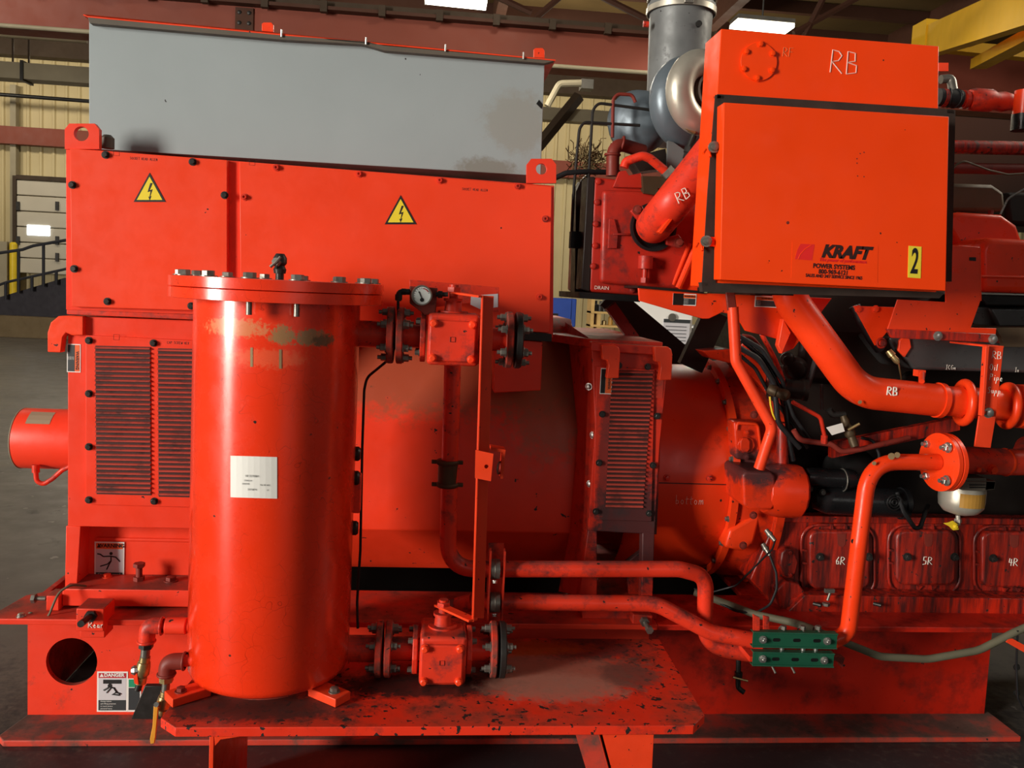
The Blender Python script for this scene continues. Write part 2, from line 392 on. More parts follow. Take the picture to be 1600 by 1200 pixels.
GL = {  # hand-drawn letters, unit high
 'R': (.6, [[(0, 0), (.05, 1), (.35, .95), (.5, .78), (.35, .55), (.05, .48), (.55, 0)]]),
 'B': (.6, [[(.05, 0), (.05, 1), (.4, .95), (.42, .6), (.05, .52), (.5, .42), (.5, .1), (.05, 0)]]),
 'F': (.5, [[(0, 0), (.05, 1), (.5, 1)], [(.03, .55), (.4, .55)]]),
 'O': (.6, [[(.3, 0), (.02, .3), (.1, .8), (.35, .9), (.5, .6), (.45, .15), (.3, 0)]]),
 'i': (.25, [[(.1, 0), (.12, .5)], [(.13, .72), (.14, .78)]]), 'l': (.25, [[(.08, 0), (.14, 1)]]),
 'P': (.55, [[(0, 0), (.08, 1), (.4, .9), (.38, .55), (.05, .5)]]),
 'p': (.45, [[(-.02, -.4), (.08, .5), (.3, .5), (.32, .15), (.05, .08)]]),
 'e': (.4, [[(.05, .28), (.32, .32), (.2, .52), (.04, .3), (.12, .02), (.34, .08)]]),
 'S': (.5, [[(.45, .9), (.2, 1), (.05, .75), (.4, .4), (.3, .05), (0, .05)]]),
 'u': (.45, [[(.05, .5), (.08, .08), (.28, .1), (.32, .5), (.36, .05)]]),
 'o': (.4, [[(.18, 0), (.02, .2), (.12, .48), (.3, .35), (.28, .08), (.18, 0)]]),
 't': (.35, [[(.12, .85), (.1, .05), (.25, .02)], [(-.05, .55), (.34, .6)]]),
 'r': (.3, [[(.05, 0), (.05, .5)], [(.05, .35), (.28, .5)]]),
 'm': (.6, [[(.03, 0), (.05, .5), (.05, .35), (.22, .5), (.24, 0), (.26, .35), (.42, .5), (.46, 0)]]),
 'a': (.4, [[(.3, .4), (.1, .45), (.03, .1), (.25, .08), (.3, .45), (.33, 0)]]),
 'b': (.4, [[(.02, 1), (.04, 0), (.28, .1), (.26, .4), (.04, .4)]]),
 '5': (.55, [[(.45, 1), (.08, 1), (.05, .55), (.4, .5), (.38, .08), (0, .02)]]),
 '4': (.55, [[(.1, 1), (.02, .45), (.48, .45)], [(.34, .9), (.32, 0)]]),
 '6': (.5, [[(.35, 1), (.05, .5), (.1, .05), (.38, .08), (.35, .45), (.08, .42)]]),
 'G': (.6, [[(.5, .85), (.2, .95), (.02, .45), (.2, .02), (.5, .1), (.5, .42), (.3, .42)]]),
 'I': (.4, [[(0, 0), (.3, 0)], [(.15, 0), (.2, 1)], [(.05, 1), (.36, 1)]]),
 'X': (.5, [[(0, 0), (.4, 1)], [(.4, 0), (0, 1)]]), 'M': (.6, [[(0, 0), (.05, 1), (.25, .4), (.42, 1), (.48, 0)]]),
 'C': (.55, [[(.5, .85), (.2, .95), (.02, .45), (.2, .02), (.5, .12)]]),
 'n': (.45, [[(.03, 0), (.05, .5), (.05, .3), (.28, .48), (.3, 0)]]), ' ': (.4, []), 'A': (.55, [[(0, 0), (.25, 1), (.5, 0)], [(.1, .4), (.4, .4)]]),
 'T': (.5, [[(0, 1), (.5, 1)], [(.25, 1), (.22, 0)]]), 'D': (.55, [[(0, 0), (.04, 1), (.45, .7), (.4, .2), (0, 0)]]),
 'L': (.45, [[(.02, 1), (0, 0), (.4, .03)]]), 'K': (.5, [[(0, 0), (0, 1)], [(.4, 1), (.02, .45), (.42, 0)]]), 'E': (.5, [[(.4, 1), (0, 1), (0, 0), (.4, 0)], [(0, .5), (.35, .5)]]),
 'N': (.5, [[(0, 0), (.03, 1), (.36, 0), (.4, 1)]]), 'W': (.6, [[(0, 1), (.12, 0), (.27, .7), (.4, 0), (.55, 1)]]), 'H': (.5, [[(0, 0), (0, 1)], [(.38, 1), (.38, 0)], [(0, .5), (.38, .5)]]),
}
def scrawl(s, par, fn, size, mat='chalk', wd=.0022, name='chalk_writing'):
    """fn(u, v) -> point on the surface in metres from the text start"""
    b = MB(); x = 0
    for ch in s:
        wdt, st = GL[ch]
        for pl in st:
            pts = []
            for i in range(len(pl)-1):
                for k in range(3): t = k/3; pts.append((pl[i][0]*(1-t)+pl[i+1][0]*t, pl[i][1]*(1-t)+pl[i+1][1]*t))
            pts.append(pl[-1])
            b.tube([fn((x+q[0])*size, q[1]*size) for q in pts], wd, seg=5)
        x += wdt+.12
    return b.build(name, mat, par)
def flatfn(p, xd=(1, 0, 0), ud=(0, 0, 1)):
    p = V(p); xd = V(xd); ud = V(ud); return lambda u, v: p+xd*u+ud*v
# ================================================================ THE HALL
b = MB(); b.box(-30, 30, -12, 27, -.3, 0); struct(b.build('floor', 'concrete'))
# far wall of ribbed sheet
b = MB(); WY = 25.0
x = -20.0; pts = []
while x < 24: pts += [(x, WY), (x+.22, WY), (x+.25, WY-.05), (x+.31, WY-.05), (x+.34, WY)]; x += .34
for (a, c) in zip(pts, pts[1:]): b.face([(a[0], a[1], 0), (c[0], c[1], 0), (c[0], c[1], 8.5), (a[0], a[1], 8.5)])
struct(b.build('wall_back', 'siding', smooth=10))
b = MB(); b.box(-20.2, -20, -3, 25.3, 0, 12); struct(b.build('wall_left', 'door_tan'))
b = MB(); b.box(24, 24.2, -3, 25.3, 0, 12); struct(b.build('wall_right', 'beam_dark'))
b = MB(); b.box(-20, 24, 8.0, 25.3, 9.0, 9.2); struct(b.build('ceiling', 'roof'))
# upper wall behind the crane girders
b = MB(); b.box(-20, 24, WY-.05, WY+.3, 8.5, 9.0); struct(b.build('wall_upper', 'beam_dark'))
# trims on the far wall
def girt(name, py0, py1, Y, mat, px0=-60, px1=1700, d=.25, xr=None):
    z0 = at(800, py1, Y).z; z1 = at(800, py0, Y).z
    b = MB(); x0, x1 = (xr or (-20, 24)); b.box(x0, x1, Y, Y+d, z0, z1); return struct(b.build(name, mat))
girt('trim_1', 246, 272, 24.6, 'beam_red', d=.3)
girt('trim_2', 108, 140, 24.5, 'trim_dark', d=.4)
# secondary beam rows under the roof
b = MB(); z = at(50, 215, 24.2).z
for k in range(9):
    yy = 9+k*1.9
    b.box(-20, 24, yy, yy+.16, 8.72, 9.0)
struct(b.build('trim_3', 'beam_dark'))
b = MB()
for xx in (-14, -9, -4, 1.2, 6.5, 12, 18): b.box(xx, xx+.25, 8, 24.9, 8.3, 9.0)
struct(b.build('trim_4', 'beam_dark'))
b = MB()
for xx in (-17.5, -14.6): 
    p = at(62, 300, 24.7)
b.box(at(17, 300, 24.8).x, at(26, 300, 24.8).x, 24.75, 24.95, 0, 6.6); struct(b.build('trim_5', 'pipe_tan'))
# crane runway girder across the hall
GY = 13.0
t = thing('crane_runway_girder', 'long red-brown crane runway girder running above the grey hood', 'girder', (0, GY, 0))
zt, zw0, zb = at(400, 12, GY).z, at(400, 22, GY).z, at(700, 98, GY).z
b = MB(); b.box(-19, 5.2, GY, GY+.04, zb+.04, zt); b.build('web', 'beam_red', t)
b = MB(); b.box(-19, 5.2, GY-.2, GY+.24, zb, zb+.05); b.build('bottom_flange', 'beam_red', t)
b = MB(); b.box(-19, 5.2, GY-.18, GY+.22, zt, zt+.05); b.build('top_flange', 'beam_dark', t)
b = MB(); b.box(-19, 5.2, GY-.05, GY+.08, zt+.05, zt+.16)
for k in range(27): b.box(-18+k*.85, -17.9+k*.85, GY-.2, GY-.1, zt-.04, zt+.12)
b.build('crane_rail', 'trim_dark', t)
p = at(382, 40, GY); b = MB(); b.box(p.x-.13, p.x+.13, GY-.03, GY, zb+.06, zt-.02); sp = b.build('splice_plate', 'beam_dark', t)
for i in range(4):
    for s in (-.07, .07): bolt(t, (p.x+s, GY-.03, zb+.2+i*.15), FR, .028, .02, 'dark_steel', 'round', name='rivet')
# lower brace rail below the girder (visible right of the hood)
b = MB(); p = at(940, 103, 12.4); b.cyl((-19, 12.4, p.z-.05), (5.2, 12.4, p.z-.05), .03); tag(b.build('conduit_pipe', 'pipe_tan'), 'thin pale pipe running along under the red-brown girder', 'pipe')
# overhead cable tray / big tan duct at left
b = MB(); p = at(60, 112, 18)
b.box(-19, -3, 18, 18.4, p.z-.16, p.z+.16); d = thing('air_duct', 'long tan air duct hung under the roof left of the grey hood', 'duct', (-8, 18.2, p.z-.16)); b.build('duct_run', 'pipe_tan', d)
b = MB()
for px in (45, 20):
    q = at(px, 60, 18.2); b.cyl((q.x, 18.2, p.z+.16), (q.x, 18.2, 8.9), .02, seg=8)
b.build('hanger_rod', 'trim_dark', d)
b = MB()
for px in (42,): q = at(px, 60, 18.2); b.box(q.x-.03, q.x+.03, 17.97, 18.43, p.z-.2, p.z+.2)
b.build('hanger_strap', 'dark_steel', d)
p = at(100, 155, 24); b = MB(); b.cyl((p.x-2.2, 24, p.z+.02), (p.x+2.5, 24, p.z-.03), .05); tag(b.build('wall_hose', 'black'), 'black pipe clipped across the ribbed wall left of the grey hood', 'pipe')
p = at(70, 62, 15); b = MB(); b.cyl((-19, 15, p.z+.02), (-6, 15, p.z+.02), .035); tag(b.build('roof_pipe', 'pipe_tan'), 'pale pipe high at left, just above the tan air duct', 'pipe')
# overhead door
DY = 24.6
l, tp, r_, bt = at(26, 280, DY).x, at(60, 282, DY).z, at(26, 280, DY).x+4.2, at(60, 428, DY).z
d1 = thing('door_1', 'pale sectional overhead door with a bright window at the top of the ramp', 'door', (l+2.1, DY, bt)); d1['kind'] = 'structure'
b = MB(); n = 6
for i in range(n): b.box(l, r_, DY, DY+.1, bt+(tp-bt)*i/n+.012, bt+(tp-bt)*(i+1)/n-.012)
b.build('door_panel', 'door_tan', d1, bevel=.02)
b = MB(); b.box(l-.1, l, DY-.03, DY+.12, bt, tp+.1); b.box(l, r_, DY-.05, DY+.12, tp, tp+.12); b.build('door_frame', 'trim_dark', d1)
a, c = at(42, 351, DY-.02), at(78, 369, DY-.02); b = MB(); b.box(a.x, c.x, DY-.03, DY, c.z, a.z); b.build('window_pane', 'daylight', d1, bevel=.02)
b = MB()
for py in (322, 376, 402):
    for px in (29, 90): q = at(px, py, DY); b.box(q.x-.04, q.x+.04, DY-.06, DY, q.z-.12, q.z+.12)
b.build('hinge', 'dark_steel', d1)
# ramp up to the dock
rp = [at(-260, 492, 20), at(101, 492, 20), at(300, 492, 20), at(300, 425, 20), at(101, 434, 20), at(-20, 470, 20)]
b = MB(); z0 = 0
b.prism([(p.x, p.y, max(0, p.z if i in (3, 4, 5) else 0)) for i, p in enumerate(rp)], (0, 4.4, 0)); tag(b.build('loading_ramp', 'ramp_dark'), 'dark loading ramp rising to the overhead door at far left', 'ramp')
t = thing('ramp_railing', 'dark pipe railing along the loading ramp at far left', 'railing', at(50, 470, 19.9))
RYY = 19.9
b = MB(); b.tube([at(-20, 398, RYY), at(35, 390, RYY), at(52, 384, RYY), at(180, 362, RYY)], .035, seg=8); b.build('top_rail', 'rail_dark', t)
b = MB(); b.tube([at(-20, 452, RYY), at(10, 441, RYY), at(180, 403, RYY)], .03, seg=8); b.build('mid_rail', 'rail_dark', t)
for px, a, c in ((29, 391, 450), (68, 381, 440), (110, 372, 434), (9, 441, 460), (50, 431, 447), (88, 423, 437)):
    b = MB(); b.cyl(at(px, a, RYY), at(px, c+8, RYY), .035, seg=8); b.build('baluster', 'rail_dark', t)
p0, p1 = at(21, 376, 23), at(21, 428, 23); b = MB(); b.lathe((at(21, 400, 24.52).x, 24.52, 0), (0, 0, 1), [(0, .1), (p0.z-.05, .1), (p0.z, .06)], 16); tag(b.build('bollard', 'yellow'), 'yellow safety post beside the overhead door', 'bollard')
q = at(8, 395, 23.5); b = MB(); b.box(q.x-2.5, at(21, 400, 24.52).x-.14, 24.45, 24.58, 0, at(8, 376, 23.5).z); tag(b.build('low_wall', 'pipe_tan'), 'pale low partition behind the railing, left of the yellow post', 'partition')
q = atz(50, 515, 0); b = MB(); b.box(-20, -7.5, min(q.y, 20)-.34, min(q.y, 20)-.04, 0, at(50, 486, q.y).z); tag(b.build('timber_curb', 'timber'), 'long weathered timber beam lying on the floor below the ramp', 'timber')
q = atz(20, 506, 0)
# blue cabinet, shelf, boards seen between generator and engine
p0, p1 = at(858, 465, 19), at(899, 511, 19)
t = thing('tool_cabinet', 'blue steel cabinet standing far behind, right of the terminal box', 'cabinet', (p0.x+.3, 19, 0))
b = MB(); b.box(p0.x-.7, p1.x, 19, 19.6, p1.z, p0.z); b.build('body', 'blue_cab', t, bevel=.02)
b = MB(); b.box(p0.x-.66, p1.x-.12, 18.97, 19, p1.z+.04, p0.z-.03); dd = b.build('door', 'blue_cab', t, bevel=.01)
q = at(865, 493, 18.9); b = MB(); b.box(q.x-.08, q.x+.1, 18.93, 18.97, q.z-.05, q.z+.05); b.build('handle', 'dark_steel', dd)
b = MB(); b.box(p0.x-.6, p1.x-.05, 19.05, 19.55, 0, p1.z); b.build('plinth', 'black', t)
t = thing('grey_bench', 'grey slatted bench base below the blue cabinet', 'bench', (p0.x+.2, 17.5, 0))
a, c = at(849, 513, 17.5), at(872, 530, 17.5)
b = MB(); b.box(a.x-.4, c.x, 17.5, 18.2, c.z, a.z); b.box(a.x-.35, a.x-.25, 17.5, 18.2, 0, c.z); b.box(c.x-.1, c.x, 17.5, 18.2, 0, c.z); b.build('frame', 'door_tan', t)
b = MB(); [b.box(a.x-.3+i*.09, a.x-.26+i*.09, 17.48, 17.5, c.z+.03, a.z-.03) for i in range(8)]; b.build('slot', 'black', t)
# wooden shelf
sl, sr = at(924, 480, 17).x, at(965, 480, 17).x+.4; st_, sm_, sb_ = at(940, 487, 17).z, at(940, 508, 17).z, at(940, 530, 17).z
t = thing('wooden_shelf', 'pine storage shelf with small parts behind the generator end frame', 'shelf', (sl, 17.3, 0))
for z in (st_, sm_, sb_): b = MB(); b.box(sl, sr, 17, 17.5, z-.04, z); b.build('board', 'pine', t)
for x in (sl, sr-.08, sl+.14): b = MB(); b.box(x, x+.07, 17.02, 17.48, 0, st_+(.25 if x == sl else 0)); b.build('upright', 'pine', t)
for i in range(7):
    px = 929+i*5; z = sm_ if i % 2 else sb_; q = at(px, 500, 17.2); h = .1+.05*(i*37 % 3)
    b = MB(); b.lathe((q.x, 17.2, z), (0, 0, 1), [(0, .05), (h*.8, .05), (h, .02)], 10)
    tag(b.build('storage_jar', ['brass', 'black', 'ochre'][i % 3]), 'small %s jar, number %s from the left on the pine shelf' % (['brass-coloured', 'black', 'ochre'][i % 3], ['one', 'two', 'three', 'four', 'five', 'six', 'seven'][i]), 'jar', 'jars on the pine shelf')
for i in range(3):
    q = at(931+i*7, 480, 17.2); b = MB(); b.lathe((q.x, 17.2, st_), (0, 0, 1), [(0, .06), (.13, .06), (.16, .025), (.22, .025)], 12)
    tag(b.build('spray_bottle', 'dark_steel'), '%s dark bottle on the top board of the pine shelf' % ['leftmost', 'middle', 'rightmost'][i], 'bottle', 'bottles on the pine shelf')
# white panel with chart seen below the aftercooler
p0, p1 = at(990, 470, 7), at(1078, 566, 7)
t = thing('notice_board', 'white board with a printed chart seen through the black braces', 'board', (p0.x+.2, 7, 0))
b = MB(); b.box(p0.x, p1.x, 7, 7.05, p1.z-.05, p0.z); b.build('panel', 'white', t, bevel=.01)
b = MB(); a, c = at(1037, 498, 6.99), at(1074, 566, 6.99); b.box(a.x, c.x, 6.985, 7, c.z, a.z); ch = b.build('chart', 'lbl_grey', t)
b = MB(); b.box(a.x, c.x, 6.98, 6.985, a.z-.03, a.z)
for i in range(9): b.box(a.x+.02, c.x-.03, 6.98, 6.985, a.z-.065-i*.03, a.z-.06-i*.03)
b.build('chart_rule', 'label_dark', ch)
q = at(1051, 496, 6.97); b = MB(); b.lathe((q.x, 6.985, q.z), FR, [(0, .035), (.01, .033)], 20); b.build('magnet', 'grey_steel', t)
b = MB(); b.box(p0.x, p0.x+.05, 7, 7.05, 0, p1.z-.05); b.box(p1.x-.05, p1.x, 7, 7.05, 0, p1.z-.05); b.build('stand', 'dark_steel', t)
# drum, boxes on a lit shelf right of the board
p0, p1 = at(1072, 524, 9), at(1112, 548, 9)
b = MB(); c = (p0+p1)/2; b.lathe((c.x-.2, 9.4, c.z), (1, 0, 0), [(0, .02), (.03, .17), (.36, .2), (.4, .18)], 24); dd = b.build('motor_can', 'black_gloss'); tag(dd, 'glossy black rounded canister on the bench right of the notice board', 'canister')
b = MB(); b.box(p0.x-.3, p0.x+1.2, 9.1, 9.9, c.z-.25, c.z-.2); b.box(p0.x-.28, p0.x-.2, 9.1, 9.9, 0, c.z-.25); b.box(p0.x+1.1, p0.x+1.18, 9.1, 9.9, 0, c.z-.25); tag(b.build('work_bench', 'pine'), 'pine bench carrying the black canister and cartons', 'bench')
for i, (px, h) in enumerate(((1082, .2), (1093, .24), (1104, .2), (1114, .16))):
    q = at(px, 516, 9.75); b = MB(); b.box(q.x-.035, q.x+.035, 9.7, 9.85, c.z-.2, q.z+.02*i); tag(b.build('carton', 'pine'), 'tall narrow yellow carton behind the black canister, %s' % ['leftmost of the four', 'second from the left', 'third from the left', 'rightmost of the four'][i], 'carton', 'cartons behind the black canister')
# bridge crane, yellow, upper right
t = thing('bridge_crane', 'yellow bridge crane girder high at the upper right', 'crane', at(1500, 60, 12))
def seg(p0, p1, Y0, Y1, h, wd, name, mat):
    a, c = at(*p0, Y0), at(*p1, Y1); d = (c-a); n = V((-d.y, d.x, 0)).normalized()*wd
    b = MB(); b.prism([a-n, c-n, c+n, a+n], (0, 0, -h)); return b.build(name, mat, t)
seg((1452, 42), (1640, -42), 13.5, 8.6, .5, .10, 'main_girder', 'crane_yellow')
seg((1440, 62), (1640, 80), 13.6, 12.6, .16, .12, 'end_truck', 'crane_yellow')
seg((1530, 92), (1680, 10), 13.0, 9.0, .16, .12, 'walkway_beam', 'crane_yellow')
for k in range(4): 
    b = MB(); b.tube([at(1514, 66+k*2, 12.5), at(1625, 22+k*4, 9.5)], .02, seg=6); b.build('power_rail', 'strap_red', t)
q = at(1444, 60, 13.4); b = MB(); b.box(q.x-.1, q.x+.3, 13.2, 13.6, q.z-.2, q.z+.25); b.build('end_stop', 'crane_yellow', t)
q = at(1573, 76, 12.3); b = MB(); b.box(q.x-.06, q.x+.06, 12.2, 12.4, q.z-.12, q.z+.12); b.build('buffer', 'black', t)
b = MB(); q = at(1500, 110, 12.8); b.box(q.x-1.2, 13, 14.3, 14.7, at(1500, 172, 14.3).z, at(1500, 86, 14.3).z); tag(b.build('dark_girder', 'beam_red'), 'dark red-brown girder at the right behind the red pipes', 'girder')
for i in range(3):
    for j in (0, 1):
        q = at(1588+j*9, 131+i*8, 12.8); 
b = MB(); b.prism([at(1255, 140, 16), at(1455, 62, 16), at(1500, 62, 16), at(1500, 140, 16)], (0, .3, 0)); 
tag(b.build('roof_truss', 'beam_dark'), 'dark roof truss web behind the control cabinet top', 'truss')
# roof bracing
for i, (a, c) in enumerate((((745, -20), (830, 20)), ((830, 34), (905, -30)), ((930, -10), (1010, 30)), ((1290, -10), (1250, 70)), ((1240, 52), (1370, -20)))):
    b = MB(); b.cyl(at(*a, 15.5), at(*c, 15.5), .06, seg=6); tag(b.build('roof_brace', 'beam_dark'), ['dark roof brace left of the strip lamp above the grey hood', 'dark roof brace just right of the strip lamp above the grey hood', 'dark roof brace beside the exhaust stack', 'steep dark roof brace right of the strip lamp over the control cabinet', 'dark roof brace nearest the yellow bridge crane'][i], 'brace', 'braces under the roof')
# bits behind, between hood and stack
t = thing('wall_lamp_arm', 'tan pipe arm with a grey junction box right of the grey hood', 'pipe', at(900, 130, 12))
b = MB(); b.tube([at(855, 166, 12), at(874, 131, 12), at(908, 130, 12)], .05, fillet=.1, seg=10); b.build('arm', 'pipe_tan', t)
a, c = at(908, 124, 12), at(926, 140, 12); b = MB(); b.box(a.x, c.x, 11.95, 12.15, c.z, a.z); b.build('junction_box', 'grey_steel', t)
a, c = at(820, 166, 20), at(985, 186, 20); b = MB(); b.box(a.x, 12, 20, 20.3, at(900, 190, 20).z, at(900, 170, 20).z); pb = b.build('pale_beam', 'pipe_tan'); tag(pb, 'pale horizontal beam behind the thin tubes right of the hood', 'beam')
b = MB(); b.tube([at(840, 230, 19.8), at(905, 150, 19.8)], .14, seg=4); b.build('knee_brace', 'trim_dark', pb)
# fluorescent lamps
def hall_lamp(p0, p1, Y, lab, power):
    a, c = at(*p0, Y), at(*p1, Y); mid = (a+c)/2
    t = thing('ceiling_light', lab, 'lamp', mid, 'strip lamps under the roof')
    dx = (c-a); dx.z *= 1; nrm = V((0, 1, 0))*.16
    b = MB(); b.prism([a-nrm, c-nrm, c+nrm, a+nrm], (0, 0, .05)); b.build('tube_panel', 'lamp_white', t)
    b = MB(); b.prism([a-nrm*1.1+V((0, 0, .055)), c-nrm*1.1+V((0, 0, .055)), c+nrm*1.1+V((0, 0, .055)), a+nrm*1.1+V((0, 0, .055))], (0, 0, .06)); b.build('reflector', 'grey_steel', t)
    b = MB(); b.cyl(mid+V((0, 0, .1)), (mid.x, mid.y, 9.0), .012, seg=6); b.build('hanger_rod', 'dark_steel', t)
    o = area('lamp_light', mid-V((0, 0, .06)), mid-V((0, .01, 3)), (c-a).length, .3, power, (1, .93, .78)); return t
hall_lamp((664, 0), (760, 10), 11, 'glowing strip lamp above the grey hood', 170)
hall_lamp((1146, 40), (1234, 48), 12, 'glowing strip lamp just above the control cabinet', 170)
def point(name, loc, power, col, r=.25):
    ld = bpy.data.lights.new(name, 'POINT'); ld.energy = power; ld.color = col; ld.shadow_soft_size = r
    o = bpy.data.objects.new(name, ld); COL.objects.link(o); o.location = loc
for (x, y, pw) in ((-13, 21, 330), (-8.5, 21, 270), (-3, 21, 170), (2.5, 21, 300), (7, 21, 160), (1, 10.5, 110), (-8, 11, 160), (8, 10, 100)): point('hall_fill', (x, y, 6.4), pw, (1, .9, .72))  # added bare point lights to brighten far wall and roof, no fixtures

# ================================================================ SKID
SY = 2.97
xl = -1.375
skid = thing('base_skid', 'long orange-red steel base frame lying on the floor under the machine', 'skid', (0, 3.4, 0))
q = at(112, 1034, SY); hr = S(38, SY)
b = MB(); b.holed([(xl, .02), (xl+.6, .02), (xl+.6, .425), (xl, .425)], (q.x, q.z), hr, lambda x, z: (x, SY, z), (0, .02, 0))
b.box(xl+.6, .85, SY, SY+.02, .02, .425); b.build('web', 'skid_red', skid)
b = MB(); b.box(.85, 2.22, SY, SY+.02, .02, .425); b.build('engine_web', 'skid_shaded', skid)
# flanges
b = MB(); b.prism([(.83, 2.79, .425), (2.4, 2.79, .425), (2.4, 3.09, .425), (.83, 3.09, .425)], (0, 0, .02)); b.build('engine_flange', 'skid_shaded', skid, bevel=.003)
b = MB(); b.prism([(xl-.02, 2.79, .425), (.829, 2.79, .425), (.829, 3.09, .425), (xl+.1, 3.09, .425), (xl-.02, 3.0, .425), (xl-.045, 2.83, .425)], (0, 0, .02)); b.build('top_flange', 'skid_red', skid, bevel=.003)
b = MB(); b.prism([(xl+.0, 2.8, 0), (2.25, 2.8, 0), (2.25, 3.2, 0), (xl, 3.2, 0), (xl, 2.98, 0), (xl-.03, 2.83, 0)], (0, 0, .022)); b.build('bottom_flange', 'skid_dirty', skid, bevel=.004)
b = MB(); b.box(xl-.0, xl+.02, SY+.02, 4.3, .02, .425); b.build('end_web', 'skid_shaded', skid)
b = MB(); b.box(xl+.02, 2.2, 3.9, 3.92, .02, .425); b.build('rear_web', 'engine_dark', skid)  # red web coloured dark to stand for shade inside the skid
b = MB(); b.box(1.25, 2.4, 3.1, 4.6, .425, .445); b.build('deck', 'skid_shaded', skid)
b = MB(); b.box(xl+.03, 2.1, 3.0, 3.89, .024, .03); b.build('shade_sheet', 'black', skid)  # black sheet added so the inside of the skid looks dark
# vertical bolts on rail at right edge
for i in range(2): bolt(skid, at(1588, 1042+i*40, SY), FR, .01, .01)
# decals on web
def decal(par, px, py, wpx, hpx, Y, head, hcol, words, name='warning_label', body='lbl_grey', foot=.3, fig=None, tcol='ink', headw=.16, lab=None):
    """upright sticker; px,py = top-left pixel"""
    a = at(px, py, Y); wd, h = S(wpx, Y), S(hpx, Y)
    b = MB(); b.box(a.x, a.x+wd, Y-.0012, Y, a.z-h, a.z); st = b.build(name, 'white', par, label=lab)
    mg = wd*.05
    b = MB(); b.box(a.x+mg, a.x+wd-mg, Y-.0016, Y-.001, a.z-h*headw, a.z-mg); b.build('header', hcol, st)
    if body != 'white':
        b = MB(); b.box(a.x+mg, a.x+wd-mg, Y-.0016, Y-.001, a.z-h*(1-foot), a.z-h*headw-.001); b.build('picture_field', body, st)
    if foot > 0:
        b = MB(); b.box(a.x+mg, a.x+wd-mg, Y-.0016, Y-.001, a.z-h+mg, a.z-h*(1-foot)-.001); b.build('text_field', 'label_dark', st)
    text(head, st, (a.x+wd*.56, Y-.0018, a.z-h*headw*.55), h*headw*.72, 'white' if hcol == 'danger_red' else 'ink', bold=.0006, name='header_text')
    b = MB(); cx, cz, s_ = a.x+wd*.15, a.z-h*headw*.58, h*headw*.3; b.prism([(cx-s_, Y-.002, cz-s_*.8), (cx+s_, Y-.002, cz-s_*.8), (cx, Y-.002, cz+s_)], (0, .0006, 0)); b.build('alert_mark', 'white' if hcol == 'danger_red' else 'ink', st)
    n = len(words)
    for i, wl in enumerate(words):
        text(wl, st, (a.x+wd*.12, Y-.0018, a.z-h*(1-foot)-h*foot*(i+.6)/n), h*foot/n*.75, 'white', align='LEFT', name='small_print')
    return st, a, wd, h
st, a, wd, h = decal(skid, 152, 1049, 46, 65, SY, 'DANGER', 'danger_red', ['Always follow', 'safe lifting practices', 'to avoid severe', 'personal injury', 'or death.'])
# crushed figure under a beam
b = MB(); f = lambda u, v: V((a.x+wd*u, SY-.002, a.z-h*v))
b.prism([f(.2, .2), f(.8, .2), f(.8, .3), f(.2, .3)], (0, .0004, 0))
b.lathe(f(.42, .345), FR, [(0, wd*.07), (.0008, wd*.07)], 14)
for pl in ([(.36, .37), (.55, .4), (.66, .52)], [(.36, .4), (.22, .46)], [(.45, .4), (.32, .52)], [(.66, .5), (.5, .56), (.74, .58)], [(.6, .5), (.78, .55)]):
    b.tube([f(*q) for q in pl], wd*.028, seg=6)
b.build('pictogram', 'ink', st)
b = MB(); a = at(200, 1060, SY); b.box(a.x, a.x+S(20, SY), SY-.001, SY, a.z-S(54, SY), a.z); gl = b.build('instruction_label', 'white', skid)
b = MB(); b.box(a.x+.003, a.x+S(18, SY), SY-.0016, SY-.001, a.z-S(14, SY), a.z-.003); b.build('header', 'green_lbl', gl)
b = MB(); b.box(a.x+.003, a.x+S(18, SY), SY-.0016, SY-.001, a.z-S(51, SY), a.z-S(15, SY)); b.build('text_field', 'label_dark', gl)
# jacking block with bolt and chalk, weld blocks on the flange
jb = MB(); p0, p1 = at(120, 950, 2.76), at(163, 986, 2.76); jb.box(p0.x, p1.x, 2.755, 2.85, p1.z, p0.z); jb.box(p0.x+.004, p1.x-.004, 2.775, 2.85, p1.z-.03, p1.z)
jk = jb.build('jacking_block', 'skid_red', skid, bevel=.003)
q = at(143, 962, 2.755); b = MB(); b.cyl(q, at(126, 975, 2.66), .011, seg=14); b.lathe(q, (at(126, 975, 2.66)-q), [(0, .02), (.016, .02)], 6); js = b.build('jacking_screw', 'dark_steel', jk)
scrawl('Rear', jk, flatfn(at(138, 981, 2.753)), .022, 'chalk_white', .0012, name='chalk_mark')
# near corner small blocks
p0, p1 = at(72, 931, 2.86), at(92, 958, 2.86); b = MB(); b.box(p0.x, p1.x, 2.86, 2.93, .445, p0.z); b.build('stop_block', 'skid_red', skid, bevel=.003)
b = MB(); b.cyl(at(72, 935, 2.88), at(52, 935, 2.88), .008, seg=12); b.lathe(at(56, 935, 2.88), (-1, 0, 0), [(0, .016), (.012, .016)], 6); b.build('adjusting_screw', 'grey_steel', skid)
bolt(skid, atz(33, 963, .445), (0, 0, 1), .011, .01, 'zinc')
# earth wire from flange corner over the base plate
b = MB(); b.tube([at(42, 962, 2.84), at(48, 956, 2.84), at(56, 968, 2.84), at(75, 966, 2.82), at(83, 945, 2.82), at(92, 925, 2.84), at(110, 914, 2.86), at(132, 915, 2.9), at(160, 930, 2.97)], .0038, fillet=.06, seg=8)
tag(b.build('earth_wire', 'hose_olive'), 'thin dark green earth wire looping over the skid corner', 'wire')

# ================================================================ GENERATOR
GYF = 2.92
gen = thing('generator', 'large orange-red electric generator with twin yellow warning triangles', 'generator', (-.2, 3.4, .445))
